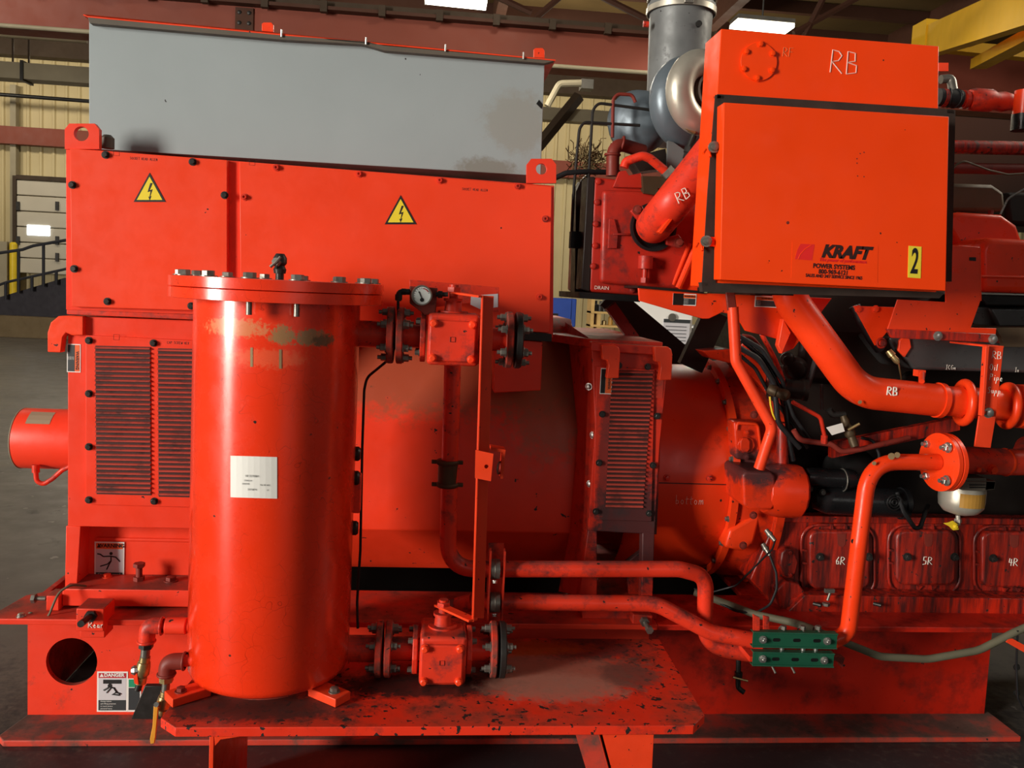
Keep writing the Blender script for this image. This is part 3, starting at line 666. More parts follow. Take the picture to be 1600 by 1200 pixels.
# base plate
p0 = at(95, 935, 2.87); p1 = at(300, 965, 2.87)
b = MB(); b.box(p0.x, at(404, 940, 2.88).x, 2.88, 4.0, .455, .515); b.box(at(404, 940, 2.88).x, at(404, 940, 2.88).x+.01, 2.88, 4.0, .456, .51); b.build('base_plate', 'skid_red', gen, bevel=.003)
# terminal box
tz0 = at(103, 486, GYF+.02).z; tz1 = at(103, 231, GYF+.02).z; tx0 = at(103, 300, GYF+.02).x; tx1 = at(865, 350, GYF+.02).x
b = MB(); b.pp([(103, 231), (866, 290), (864, 528), (103, 484)], GYF+.02, .62); b.build('terminal_box', 'gen_red', gen, bevel=.002)
# covers
def cover(pts, Y, bolts, style, mat, tri, bm='dark_steel'):
    b = MB(); b.pp(pts, Y, .02); c = b.build('cover_panel', 'gen_cover', gen, bevel=.002)
    for q in bolts: bolt(c, at(*q, Y), FR, .0095 if style == 'hex' else .0085, .012, bm, style)
    # triangle warning plate
    cx, cy, s_ = tri; a, r2, l2 = at(cx, cy-s_*.58, Y), at(cx+s_*.5, cy+s_*.33, Y), at(cx-s_*.5, cy+s_*.33, Y)
    ce = (a+r2+l2)/3
    def tri_(k, y, d, nm, mt, par):
        b = MB(); b.prism([V((ce.x+(q.x-ce.x)*k, y, ce.z+(q.z-ce.z)*k)) for q in (a, r2, l2)], (0, d, 0)); return b.build(nm, mt, par, bevel=0)
    k1 = tri_(1.0, Y-.0015, .0015, 'warning_triangle', 'ink', c)
    tri_(.8, Y-.0022, .0008, 'triangle_face', 'sign_yellow', c)
    f = lambda u, v: V((ce.x+u*S(s_, Y), Y-.0028, ce.z+v*S(s_, Y)))
    b = MB(); b.prism([f(.02, .27), f(-.055, .0), f(.03, .03), f(-.0, -.14), f(-.035, -.13), f(.005, -.24), f(.055, -.11), f(.02, -.125), f(.085, .09), f(.0, .055), f(.085, .27)], (0, .0006, 0)); b.build('lightning_bolt', 'ink', c)
    return c
c1 = cover([(109, 232), (355, 250), (355, 487), (112, 479)], GYF, [(165, 242), (301, 253), (113, 289), (351, 305), (116, 420), (168, 471), (299, 478)], 'hex', 'gen_cover', (234, 299, 50))
c2 = cover([(374, 252), (862, 291), (859, 520), (376, 488)], GYF, [(432, 262), (561, 272), (687, 282), (809, 291), (382, 308), (852, 342), (843, 464), (382, 470)], 'socket', 'gen_cover', (626, 334, 50), 'valve_red')
scrawl('SOCKET HEAD ALLEN', c1, flatfn(at(203, 249, GYF), ud=(0, 0, 1)), .0085, 'ink', .0006, 'ink_note')
scrawl('SOCKET HEAD ALLEN', c2, flatfn(at(722, 297, GYF)), .0085, 'ink', .0006, 'ink_note')
for cc, q in ((c1, (182, 239)), (c2, (394, 254))):
    a = at(*q, GYF); b = MB(); s_ = .009
    b.tube([a+V((-s_, 0, s_)), a+V((s_, 0, s_)), a+V((s_, 0, -s_)), a+V((-s_, 0, -s_)), a+V((-s_, 0, s_))], .0006, seg=4); b.build('ink_box', 'ink', cc)
# lifting lugs with holes
for (x0, y0, x1, y1, cx, cy, hr_) in ((101, 193, 155, 230, 127, 209, 10.5), (823, 248, 869, 283, 846, 264, 8.5)):
    Y = GYF+.015
    P = [at(x0, y1+3, Y), at(x1, y1+3, Y), at(x1, y0+9, Y), at(x1-7, y0, Y), at(x0+7, y0, Y), at(x0, y0+9, Y)]; c = at(cx, cy, Y)
    b = MB(); b.holed([(p.x, p.z) for p in P], (c.x, c.z), S(hr_, Y), lambda x, z: (x, Y, z), (0, .022, 0)); b.build('lifting_lug', 'gen_red', gen, bevel=.0015)
# small grey fitting by the left lug
q = at(168, 218, 3.0); b = MB(); b.lathe((q.x, 3.0, q.z-.03), (0, 0, 1), [(0, .022), (.035, .022), (.045, .012)], 16); b.build('vent_cap', 'lid_grey', gen)
# rough sealant strip between box and frame
b = MB(); b.pp([(104, 484), (330, 492), (330, 501), (104, 491)], GYF+.01, .05); b.build('seal_strip', 'valve_red', gen, bevel=.002)
# left end frame
LY = 2.95
FXL = at(106, 700, LY).x
b = MB()
b.pp([(106, 494), (404, 504), (404, 828), (106, 822)], LY, .95)
b.build('end_frame', 'gen_red', gen, bevel=.002)
b = MB()   # foot: gussets + recessed panel
b.prism([at(103, 822, LY), at(126, 822, LY), at(119, 936, 2.93), at(101, 936, 2.93)], (0, .35, 0)); b.build('foot_gusset', 'gen_red', gen, bevel=.002)
b = MB(); FPY = 3.03; a = at(122, 838, FPY); c = at(404, 930, FPY); b.box(FXL+.02, c.x, FPY, FPY+.04, .515, a.z+.1); b.build('foot_panel', 'gen_red', gen)
b = MB(); a = at(220, 843, FPY); b.tube([(a.x-.15, FPY-.002, a.z), (a.x+.35, FPY-.002, a.z)], .007, seg=8); b.build('weld_bead', 'gen_red', gen)
# louvered cover
b = MB(); b.pp([(134, 524), (390, 536), (390, 795), (134, 788)], LY-.012, .012); lc = b.build('louver_cover', 'gen_red', gen, bevel=.0015)
for q in ((139, 532), (240, 536), (139, 615), (139, 698), (139, 781), (241, 783), (345, 541)): bolt(lc, at(*q, LY-.012), FR, .0095, .012)
scrawl('CAP SCREW HEX', lc, flatfn(at(261, 537, LY-.012)), .009, 'ink', .0006, 'ink_note')
a = at(182, 527, LY-.012); b = MB(); b.tube([a+V((-s_, 0, s_)), a+V((s_, 0, s_)), a+V((s_, 0, -s_)), a+V((-s_, 0, -s_)), a+V((-s_, 0, s_))], .0006, seg=4); b.build('ink_box', 'ink', lc)
def louvers(par, pl, pr, ytl, ybl, Y, n, name='louver_bank', mat='louver_red'):
    """pl/pr = (top px, bottom px) left/right x; rows from ytl to ybl"""
    b = MB(); back = MB()
    back.prism([at(pl[0], ytl, Y-.001), at(pr[0], ytl+2, Y-.001), at(pr[1], ybl+2, Y-.001), at(pl[1], ybl, Y-.001)], (0, -.0006, 0))
    for i in range(n):
        t = (i+.5)/n; y = ytl+(ybl-ytl)*t; xl_ = pl[0]+(pl[1]-pl[0])*t; xr_ = pr[0]+(pr[1]-pr[0])*t
        A, B = at(xl_, y, Y), at(xr_, y+(pr[0]-pl[0])*.02, Y); p_ = abs(at(xl_, ybl, Y).z-at(xl_, ytl, Y).z)/n
        prof = [(0, .34), (-.005, .26), (-.0085, .10), (-.009, -.04), (-.0075, -.12), (-.004, -.14), (0, -.14)]
        b.prism([A+V((0, dy, dz*p_)) for dy, dz in prof], B-A)
    o = b.build(name, mat, par, smooth=60); back.build('louver_gap_shade', 'louver_dark', par); return o
louvers(lc, (149, 151), (235, 236), 540, 772, LY-.0125, 32)
louvers(lc, (247, 248), (333, 334), 544, 776, LY-.0125, 32)
# warning label (sideways) top-left of the frame
a = at(105, 537, LY); c = at(126, 582, LY)
b = MB(); b.box(a.x, c.x, LY-.0014, LY, c.z, a.z); wl = b.build('warning_label', 'white', gen)
b = MB(); b.box(a.x+.026, c.x-.003, LY-.002, LY-.0013, c.z+.003, a.z-.003); b.build('header', 'orange_lbl', wl)
b = MB(); b.box(a.x+.003, a.x+.025, LY-.002, LY-.0013, c.z+.003, a.z-.003); b.build('text_field', 'label_dark', wl)
text('WARNING', wl, ((a.x+.026+c.x-.003)/2, LY-.0024, (a.z+c.z)/2-.008), .013, 'ink', xd=(0, 0, -1), ud=(1, 0, 0), bold=.0003, name='header_text')
for i in range(4): text('lllllllllllll', wl, (a.x+.022-i*.0052, LY-.0024, (a.z+c.z)/2), .004, 'white', xd=(0, 0, -1), ud=(1, 0, 0), name='small_print')
# warning label in the foot recess
st, a, wd, h = decal(gen, 148, 846, 44, 70, FPY-.002, 'WARNING', 'orange_lbl', ['Connect to ground.', 'Improper grounding', 'can cause death or', 'equipment damage.'], foot=.32)
f = lambda u, v: V((a.x+wd*u, FPY-.0042, a.z-h*v)); b = MB()
b.lathe(f(.56, .26), FR, [(0, wd*.055), (.0008, wd*.055)], 14)
for pl in ([(.56, .31), (.56, .42), (.44, .5), (.2, .55)], [(.57, .42), (.5, .5), (.42, .62)], [(.3, .33), (.56, .32), (.72, .34), (.86, .44)], [(.1, .27), (.2, .28), (.3, .33)]):
    b.tube([f(*q) for q in pl], wd*.022, seg=6)
b.build('pictogram', 'ink', st)
# foot bolts
def stud_bolt(par, px, py0, py1, Y, r):
    p = at(px, py1, Y); h = at(px, py0, Y).z-p.z
    b = MB(); b.lathe((p.x, Y, .515), (0, 0, 1), [(0, r*.95), (.014, r*.95)], 6); b.cyl((p.x, Y, .52), (p.x, Y, .515+h-.01), r*.55, seg=14); b.lathe((p.x, Y, .515+h-.014), (0, 0, 1), [(0, r*.7), (.003, r), (.016, r)], 6)
    return b.build('jacking_bolt', 'rust_red', par)
stud_bolt(gen, 217, 900, 926, 2.97, .02)
bolt(gen, (at(267, 926, 2.97).x, 2.97, .515), (0, 0, 1), .018, .016, 'rust_red')
bolt(gen, (at(167, 924, 3.0).x, 3.0, .515), (0, 0, 1), .013, .012, 'strap_red')
bolt(gen, (at(84, 930, 2.98).x, 2.98, .445), (0, 0, 1), .015, .012, 'rust_red')
b = MB(); b.pp([(772, 528), (848, 534), (845, 610), (772, 614)], 2.95, .12); b.build('cable_box', 'gen_red', gen, bevel=.003)
b = MB(); b.pp([(806, 516), (862, 522), (862, 534), (806, 530)], 2.93, .1); b.build('cable_bracket', 'engine_dark', gen)
# pulling hooks
def hook(px0, py0, px1, py1, Y0, Y1, name='pulling_hook', th=.03, flip=-1):
    """hook plate in the (Y,Z) plane seen nearly edge-on; outer corner rounded"""
    b = MB()
    return b
def hook_plate(par, outline, Y, d, mat='strap_red', bev=.003):
    b = MB(); b.pp(outline, Y, d); return b.build('pulling_hook', mat, par, bevel=bev)
hook_plate(gen, [(74, 550), (74, 520), (79, 504), (91, 494), (106, 493), (130, 494), (130, 524), (112, 524), (103, 520), (98, 527), (95, 551)], 2.93, .035)
# exciter housing
q = at(65, 685, 3.45); AZ = .885; AXY = 3.45
xe = at(25, 685, 3.40).x
b = MB(); b.lathe((xe, AXY, q.z), (1, 0, 0), [(0, .108), (.004, .118), (.012, .12), (.30, .12)], 44); ex = b.build('exciter_housing', 'gen_red', gen)
b = MB(); b.torus((xe+.006, AXY, q.z), (1, 0, 0), .119, .0025, 44, 8); b.build('end_rim', 'pipe_tan', ex)
b = MB(); rr = .1212
for u0, u1 in ((.05, .14),):
    v = [[V((xe+u, AXY-rr*math.sin(t), q.z+rr*math.cos(t))) for t in (.35, .55, .75, .9)] for u in (.055, .145)]
    for i in range(3): b.face([v[0][i], v[1][i], v[1][i+1], v[0][i+1]])
b.build('rating_label', 'pipe_tan', ex)
b = MB(); b.cyl(at(56, 726, 3.36), at(56, 738, 3.36), .014); b.tube([at(56, 736, 3.36), at(57, 752, 3.36), at(68, 757, 3.36), at(82, 748, 3.36), at(98, 734, 3.36), at(112, 728, 3.36)], .009, fillet=.03)
for i in range(16):
    t = i/15; 
b.build('conduit', 'pipe_red', gen)
# stator body: eight-sided barrel with flat front
YB = 3.05; xs0, xs1 = at(560, 700, YB).x-.25, at(905, 700, YB).x
z1, z2 = at(700, 668, YB).z, at(700, 829, YB).z
za = 1.30; yb_top = YB+.16; 
top = at(700, 540, YB+.20); low = at(700, 888, YB+.18)
sec = [(YB, z2), (YB, z1), (top.y, top.z+.03), (YB+.34, top.z+.12), (YB+.75, top.z+.12), (YB+.9, .9), (YB+.75, low.z), (low.y, low.z)]
b = MB(); b.prism([V((xs0, y, z)) for y, z in sec], (xs1-xs0, 0, 0)); b.build('stator_body', 'gen_dusty', gen, bevel=.004)
# flare between body and right frame
PY = 2.90
fl = MB()
L1 = [V((xs1-.02, y+.0, z)) for y, z in sec[:4]]
R1 = [at(915, 829, PY+.02), at(935, 668, PY+.02), at(925, 545, PY+.02), at(925, 525, PY+.2)]
A0 = [V((xs1-.05, YB-.004, low.z-.02)), V((xs1-.02, YB-.004, z2)), V((xs1-.01, YB-.004, z1)), V((xs1-.03, top.y-.02, top.z+.03)), V((xs1-.03, YB+.34, top.z+.11))]
B0 = [at(904, 930, PY+.03), at(921, 829, PY+.03), at(928, 668, PY+.03), at(922, 545, PY+.03), at(919, 527, PY+.10)]
for i in range(4): fl.face([A0[i], B0[i], B0[i+1], A0[i+1]])
fl.build('flare_plate', 'post_red', gen)
for q in ((920, 604), (927, 680), (922, 756)): bolt(gen, at(*q, PY+.035), (-.6, -.8, 0), .010, .012, 'zinc')
# top deck of the generator
b = MB(); zz = at(905, 529, PY+.05).z; b.prism([V((at(846, 560, 3.2).x, 3.3, zz)), V((at(925, 545, PY).x, PY+.04, zz)), V((at(1040, 545, PY).x, PY+.04, zz)), V((at(1040, 545, PY).x, 3.9, zz)), V((at(846, 560, 3.2).x, 3.9, zz))], (0, 0, -.03))
b.build('top_deck', 'post_red', gen, bevel=.003)
# right end frame (drive end)
b = MB()
b.pp([(924, 534), (1046, 543), (1031, 700), (1023, 835), (919, 829), (930, 668)], PY, .05)
b.pp([(919, 829), (933, 829), (933, 935), (921, 935), (904, 935)], PY, .05)
b.pp([(1004, 832), (1023, 833), (1019, 962), (1002, 962)], PY, .05)
b.build('drive_end_frame', 'post_red', gen, bevel=.003)
b = MB(); b.pp([(921, 546), (1038, 553), (1026, 835), (912, 829)], PY+.05, .9); b.build('frame_body', 'post_red', gen)
b = MB(); b.pp([(904, 935), (933, 935), (931, 962), (901, 962)], PY+.0, .04); b.build('foot_web', 'post_red', gen, bevel=.002); b = MB(); b.pp([(978, 880), (1004, 860), (1004, 950), (985, 950)], PY+.08, .03); b.build('foot_web', 'post_red', gen, bevel=.002)
b = MB(); b.box(at(905, 960, PY).x, at(1019, 960, PY).x, PY-.06, 3.9, .446, .485); b.build('foot_block', 'post_red', gen)
louver_c = MB(); louver_c.pp([(932, 572), (1023, 578), (1018, 815), (928, 812)], PY-.008, .008); dl = louver_c.build('louver_cover', 'post_red', gen, bevel=.0015)
louvers(dl, (956, 946), (1020, 1004), 578, 794, PY-.0085, 32)
for q in ((967, 571), (1012, 573), (941, 647), (1027, 650), (936, 723), (1020, 727), (931, 799), (1014, 802)): bolt(gen, at(*q, PY-.008), FR, .009, .012)
a = at(939, 575, PY-.009); c = at(955, 616, PY-.009)
b = MB(); b.box(a.x, c.x, PY-.0112, PY-.009, c.z, a.z); wl = b.build('warning_label', 'white', gen)
b = MB(); b.box(a.x+.002, a.x+.018, PY-.012, PY-.011, c.z+.003, a.z-.003); b.build('text_field', 'ink', wl)
b = MB(); b.box(a.x+.019, c.x-.002, PY-.012, PY-.011, c.z+.003, a.z-.003); b.build('header', 'orange_lbl', wl)
text('WARNING', wl, (c.x-.010, PY-.0124, (a.z+c.z)/2), .012, 'ink', xd=(0, 0, 1), ud=(-1, 0, 0), bold=.0003, name='header_text')
a = at(1017, 577, PY-.001); c = at(1035, 622, PY-.001); b = MB(); b.box(a.x, c.x, PY-.002, PY, c.z, a.z); b.build('tape_patch', 'skid_dirty', gen)
for (x, y, s) in ((940, 537, 0), (1022, 540, 1)):
    o = [(x, y+2), (x+20+s*2, y+2), (x+27, y+6), (x+29, y+14), (x+27, y+54), (x+8, y+54), (x+11, y+34), (x+9, y+26), (x+2, y+25)]
    hook_plate(gen, o, PY-.05, .034)
b = MB(); b.pp([(924, 534), (1046, 543), (1044, 556), (924, 548)], PY-.03, .04); b.build('hook_rail', 'post_red', gen, bevel=.003)
# foot bolt on drive end
q = at(1006, 970, 2.80); b = MB(); b.pp([(989, 960), (1020, 962), (1018, 987), (988, 985)], 2.80, .05); b.build('foot_block', 'post_red', gen, bevel=.003)
b = MB(); b.lathe(q, (.05, -1, -.1), [(0, .017), (.014, .017)], 6); b.cyl(q, q+V((.01, -.05, -.015)), .009); b.lathe(q+V((.008, -.04, -.012)), (.05, -1, -.1), [(0, .014), (.014, .014)], 6); b.build('jacking_bolt', 'grey_steel', gen)

# ================================================================ HOOD
HY = 3.06
hood = thing('air_hood', 'large grey sheet-metal hood standing on top of the generator', 'hood', (at(480, 250, HY).x, 3.3, at(480, 250, HY).z))
b = MB(); b.pp([(139, 28), (851, 93), (845, 275), (139, 232)], HY, .5); b.build('body', 'hood_grey', hood, bevel=.002)
b = MB(); b.pp([(137, 27), (440, 55), (570, 64), (600, 71), (866, 95), (851, 99), (600, 79), (566, 69), (440, 62), (140, 36)], HY-.03, .03); b.build('lid_lip', 'lid_grey', hood, bevel=.001)
lz = MB(); A = at(112, 17, HY-.05); B = at(868, 92, HY-.03)
lz.prism([at(137, 27, HY-.03), at(868, 95, HY-.03), at(868, 95, HY-.03)+V((0, .58, 0)), at(112, 16, HY-.03)+V((0, .58, 0)), at(130, 24, HY-.03)], (0, 0, .004)); lz.build('lid', 'strap_red', hood)
for (x, y) in ((440, 52), (572, 64), (696, 75), (818, 87)):
    b = MB(); q = at(x, y, HY-.034); b.cyl(q+V((0, 0, -.012)), q+V((0, 0, .012)), .0035, seg=8); b.build('bolt', 'zinc', hood)
for (x0, y0, x1, y1) in ((409, 35, 427, 45), (834, 75, 851, 86)):
    b = MB(); b.pp([(x0, y1+3), (x0, y0+2), (x0+3, y0), (x1-3, y0), (x1, y0+4), (x1, y1+5)], HY+.02, .012); b.build('lifting_tab', 'strap_red', hood, bevel=.001)
b = MB(); b.pp([(838, 162), (842, 156), (849, 164), (846, 170)], HY-.002, .003); b.build('tape_patch', 'black', hood)
# ================================================================ FILTER PLATFORM
PZ = .40
plat = thing('filter_platform', 'chipped orange-red steel platform standing in front of the skid, carrying the filter tank', 'platform', (.05, 2.5, 0))
P = [atz(251, 1122, PZ), atz(274, 1137, PZ), atz(1084, 1134, PZ), atz(1101, 1117, PZ), atz(1026, 992, PZ)]
P[4].y = 2.775; P.append(V((atz(300, 1047, PZ).x+.04, 2.775, PZ)))
b = MB(); b.prism(P, (0, 0, -.026)); b.build('top_plate', 'plate_red', plat, bevel=.002)
yf = P[1].y
LF = at(333, 1170, yf+.03); 
b = MB(); b.box(LF.x-.008, LF.x+.004, yf+.02, yf+.45, 0, PZ-.026); b.prism([at(334, 1143, yf+.02), at(385, 1143, yf+.02), at(385, 1150, yf+.02), at(345, 1156, yf+.02), at(336, 1166, yf+.02)], (0, .012, 0))
b.box(LF.x-.06, LF.x+.06, yf+.05, yf+.4, 0, .012); b.build('leg', 'strap_red', plat, bevel=.0015)
a = at(900, 1143, yf+.09)
b = MB(); b.prism([at(936, 1143, yf+.04), at(1022, 1143, yf+.04), at(1016, 1262, yf+.04), at(968, 1262, yf+.04)], (0, .01, 0))
b.prism([at(936, 1143, yf+.04), at(968, 1262, yf+.04), at(968, 1262, yf+.04)+V((.006, .35, 0)), at(936, 1143, yf+.04)+V((.006, .35, 0))], (.008, 0, 0)); b.build('leg', 'strap_red', plat, bevel=.001)
b = MB(); b.prism([at(898, 1143, yf+.035), at(934, 1143, yf+.035), at(966, 1262, yf+.035), at(934, 1262, yf+.035)], (0, .01, 0)); b.build('leg_shaded_side', 'skid_dirty', plat)  # shaded side face of the leg, its darkness put into the plate colour
q = at(620, 1157, 2.5); b = MB(); b.box(at(360, 1150, 2.6).x, at(900, 1150, 2.6).x, 2.6, 2.62, PZ-.07, PZ-.026); b.build('cross_rib', 'skid_red', plat)
# dark grey gusset to the left of the platform
gs = MB(); gs.prism([at(205, 1124, 2.72), at(226, 1072, 2.72), at(262, 1072, 2.72), at(262, 1124, 2.72)], (0, .02, 0)); g0 = gs.build('gusset_plate', 'dark_steel', None, bevel=.002); tag(g0, 'dark grey steel gusset between the instruction label and the drain valves', 'gusset')

# ================================================================ FILTER TANK
TC = V(((at(302, 700, 2.5).x+at(555, 700, 2.5).x)/2, 2.505, 0)); TR = .236; TB = PZ+.024
def on_cyl(px, py, r=TR, C=None):
    C = C or TC; d = FW + RT*((px-CX)/F) - UP*((py-CY)/F); o = CAM-C
    A = d.x**2+d.y**2; B = 2*(o.x*d.x+o.y*d.y); Cc = o.x**2+o.y**2-r*r; disc = max(0, B*B-4*A*Cc)
    return CAM+d*((-B-math.sqrt(disc))/(2*A))
sp = []
for (x, y, rx, rz, c_, st) in ((486, 528, .05, .024, (150, 120, 84), .95), (440, 524, .034, .026, (158, 122, 80), .95), (365, 512, .10, .026, (214, 128, 84), .9), (420, 560, .11, .026, (236, 96, 60), .7), (505, 532, .03, .018, (110, 84, 60), .95)):
    q = on_cyl(x, y); sp.append((q.x, q.y, q.z, rx, .08, rz, c_, st))
paint('tank_red', (238, 52, 12), rough=.26, scale=4, var=.06, crack=1.0, chip=.04, spec=.5, coat=1.0, snoise=90, samp=2.4, spots=sp)
tank = thing('filter_tank', 'tall glossy orange-red cylindrical filter tank with a bolted lid', 'tank', (TC.x, TC.y, TB))
ft = at(432, 437, TC.y-.302).z
fr_ = .302
b = MB(); b.lathe((TC.x, TC.y, TB), (0, 0, 1), [(0, TR-.05), (.004, TR-.02), (.014, TR-.006), (.03, TR), (ft-TB-.06, TR)], 72); b.build('shell', 'tank_red', tank, smooth=50)
b = MB(); b.lathe((TC.x, TC.y, ft-.061), (0, 0, 1), [(0, fr_-.002), (.001, fr_), (.029, fr_), (.030, fr_-.002)], 80); b.build('body_flange', 'tank_red', tank)
b = MB(); b.lathe((TC.x, TC.y, ft-.0295), (0, 0, 1), [(0, fr_-.002), (.001, fr_+.001), (.0285, fr_+.001), (.0295, fr_-.002)], 80); b.build('lid', 'tank_red', tank)
for i in range(14):
    t = 2*PI*(i+.28)/14
    p = (TC.x+.272*math.cos(t), TC.y+.272*math.sin(t), ft); bolt(tank, p, (0, 0, 1), .017, .016, 'grey_steel')
    if math.sin(t) < -.1 and abs(i-10.5) < 1: 
        q = MB(); q.cyl((p[0]-.0, p[1]+.0, ft-.061), (p[0], p[1], ft-.095), .008, seg=12); q.build('stud_end', 'grey_steel', tank)
# vent valve
v0 = V((at(437, 430, TC.y).x, TC.y, ft)); b = MB()
b.cyl(v0, v0+V((0, 0, .022)), .012); b.lathe(v0+V((0, 0, .018)), (0, 0, 1), [(0, .017), (.012, .019), (.022, .014), (.03, .02), (.045, .02), (.058, .012)], 16)
vv = b.build('vent_valve', 'dark_steel', tank)
b = MB(); c = v0+V((-.006, -.016, .05)); b.lathe(c, (-.2, -1, .2), [(0, .014), (.012, .012)], 6); b.tube([c+V((-.016, -.012, -.014)), c+V((0, -.014, 0)), c+V((.012, -.012, .016))], .0045, seg=8); b.build('valve_handle', 'grey_steel', vv)
# paper label on the shell
def wrap(par, x0, y0, x1, y1, mat, name, off=.0008, n=8):
    b = MB(); a = [[on_cyl(x0+(x1-x0)*i/n, y0+(y1-y0)*j+(x1-x0)*i/n*.03, TR+off) for i in range(n+1)] for j in (0, 1)]
    for i in range(n): b.face([a[0][i], a[0][i+1], a[1][i+1], a[1][i]])
    return b.build(name, mat, par, smooth=80)
pl = wrap(tank, 360, 712, 433, 777, 'white', 'paper_label')
def cyl_text(s, par, px, py, size, mat):
    q = on_cyl(px, py, TR+.0012); xd = on_cyl(px+4, py+.15, TR+.0012)-on_cyl(px-4, py-.15, TR+.0012)
    return text(s, par, q, size, mat, xd=xd, ud=(0, 0, 1), name='label_text')
for s, x, y, z_ in (('00 22708M', 394, 744, .008), ('22002241', 388, 751, .006), ('3000290', 384, 756, .006), ('No 00 402', 414, 758, .006), ('2075874', 394, 765, .007), ('17', 418, 766, .006)):
    cyl_text(s, pl, x, y, z_, 'ink')
wrap(tank, 391, 543, 395, 573, 'bare', 'tape_residue'); wrap(tank, 436, 546, 440, 576, 'bare', 'tape_residue')
# feet
for (fx, fy, ang) in ((304, 1101, 218), (491, 1099, 322)):
    t = rad(ang); d = V((math.cos(t), math.sin(t), 0)); n = V((-d.y, d.x, 0)); c = V((TC.x, TC.y, TB+.0))+d*(TR+.01)
    c = V((TC.x, TC.y, PZ+.013))+d*(TR+.015)
    b = MB(); b.obox(c, d*.055, n*.03, V((0, 0, .0125))); f = b.build('foot', 'skid_dirty' if 0 else 'strap_red', tank, bevel=.002)
    bolt(f, c+d*.02+V((0, 0, .0125)), (0, 0, 1), .0125, .013, 'rust_red' if ang < 250 else 'grey_steel')
b = MB(); b.lathe((TC.x, TC.y, PZ), (0, 0, 1), [(0, TR-.07), (TB-PZ+.002, TR-.07)], 40); b.build('base_ring', 'skid_dirty', tank)
# bosses on the right side of the shell
for y0, y1 in ((700, 720), (744, 752), (815, 838)):
    q = at(556, (y0+y1)/2, 2.52); b = MB(); b.lathe((TC.x+TR-.02, 2.53, q.z), (1, 0, 0), [(0, .022), (.028, .022), (.034, .017)], 18); b.build('side_plug', 'engine_dark', tank)
b = MB(); b.box(TC.x+TR-.004, TC.x+TR+.018, 2.52, 2.56, at(556, 805, 2.5).z, at(556, 745, 2.5).z); b.build('side_bracket', 'pipe_red', tank, bevel=.003)

# ================================================================ VALVES
VY = 2.52
def valve(lab, py, xs, top_px, name='plug_valve', worn='flange_worn', lever='up'):
    """xs: px of pipe start, flange1 centre, body left, body right, flange2 centre"""
    z = at(700, py, VY).z; X = [at(x, py, VY).x for x in xs]; ax = (1, 0, 0)
    t = thing(name, lab, 'valve', (X[2], VY, z), 'plug valves beside the filter tank')
    for u0, u1, ur in ((X[0], X[1]-.018, .040), (X[1]+.018, X[2]-.01, .036), (X[3], X[4]-.02, .036)): b = MB(); b.cyl((u0, VY, z), (u1, VY, z), ur); b.build('pipe_stub', 'pipe_red', t)
    FRd = .086
    for xc, k in ((X[1], 0), (X[4], 1)):
        for s in (-1, 1):
            m_ = worn if (s < 0 or not k) else 'dark_steel'
            b = MB(); x0 = xc+(.004 if s > 0 else -.024); b.lathe((x0, VY, z), ax, [(0, FRd-.004), (.003, FRd), (.017, FRd), (.02, FRd-.004)], 44); f = b.build('pipe_flange', m_, t)
            for i in range(6):
                a = 2*PI*(i+.5)/6; p = V((x0 if s < 0 else x0+.02, VY+.068*math.cos(a), z+.068*math.sin(a)))
                bolt(f, p, (s, 0, 0), .0115, .018, 'grey_steel', 'hex', stud=.01)
    bl, br = X[2], X[3]; bc = (bl+br)/2; hw = (br-bl)/2; hh = .078
    b = MB(); b.box(bl+.012, br-.006, VY-.088, VY+.07, z-hh, z+hh*.96); bd = b.build('valve_body', 'valve_red', t, bevel=.012, seg=3)
    for x0 in (bl-.010, br-.004):
        b = MB(); b.lathe((x0, VY, z), ax, [(0, .078), (.016, .078)], 8); b.build('side_flange', 'valve_red', t, bevel=.003)
        for i in range(4):
            a = PI/4+PI/2*i; bolt(t, (x0 if x0 < bc else x0+.016, VY+.064*math.cos(a), z+.064*math.sin(a)), (-1 if x0 < bc else 1, 0, 0), .009, .014, 'grey_steel')
    b = MB(); b.box(bc-hw*.80, bc+hw*.80, VY-.098, VY-.087, z-hh*.84, z+hh*.70); cv = b.build('front_cover', 'valve_red', t, bevel=.005, seg=3)
    for sx in (-1, 1):
        for sz in (-.72, .58): bolt(cv, (bc+sx*hw*.66, VY-.098, z+hh*sz), FR, .0115, .015, 'strap_red', 'round')
    b = MB(); q = .007; b.tube([(bc-q, VY-.099, z-q), (bc+q, VY-.099, z-q), (bc+q, VY-.099, z+q), (bc-q, VY-.099, z+q), (bc-q, VY-.099, z-q)], .001, seg=4); b.build('cast_mark', 'rust_red', cv)
    # stem
    zt = z+hh*.95
    b = MB(); b.lathe((bc, VY, zt), (0, 0, 1), [(0, .045), (.006, .045), (.006, .027), (.035, .024), (.036, .03), (.044, .03)], 26); b.build('bonnet', 'valve_red', t)
    b = MB(); b.cyl((bc, VY, zt+.04), (bc, VY, zt+.085), .014); b.build('stem', 'valve_red', t)
    b = MB(); b.lathe((bc, VY, zt+.062), (0, 0, 1), [(0, .022), (.016, .022)], 6); b.build('stem_nut', 'valve_red', t, bevel=.001)
    return t, V((bc, VY, zt+.058))
v1, st1 = valve('upper red plug valve with square bolted cover, below the pressure gauge', 527, (553, 618, 662, 750, 802), 450)
v2, st2 = valve('lower red plug valve with square bolted cover, just above the platform', 1014, (545, 600, 650, 730, 777), 950)
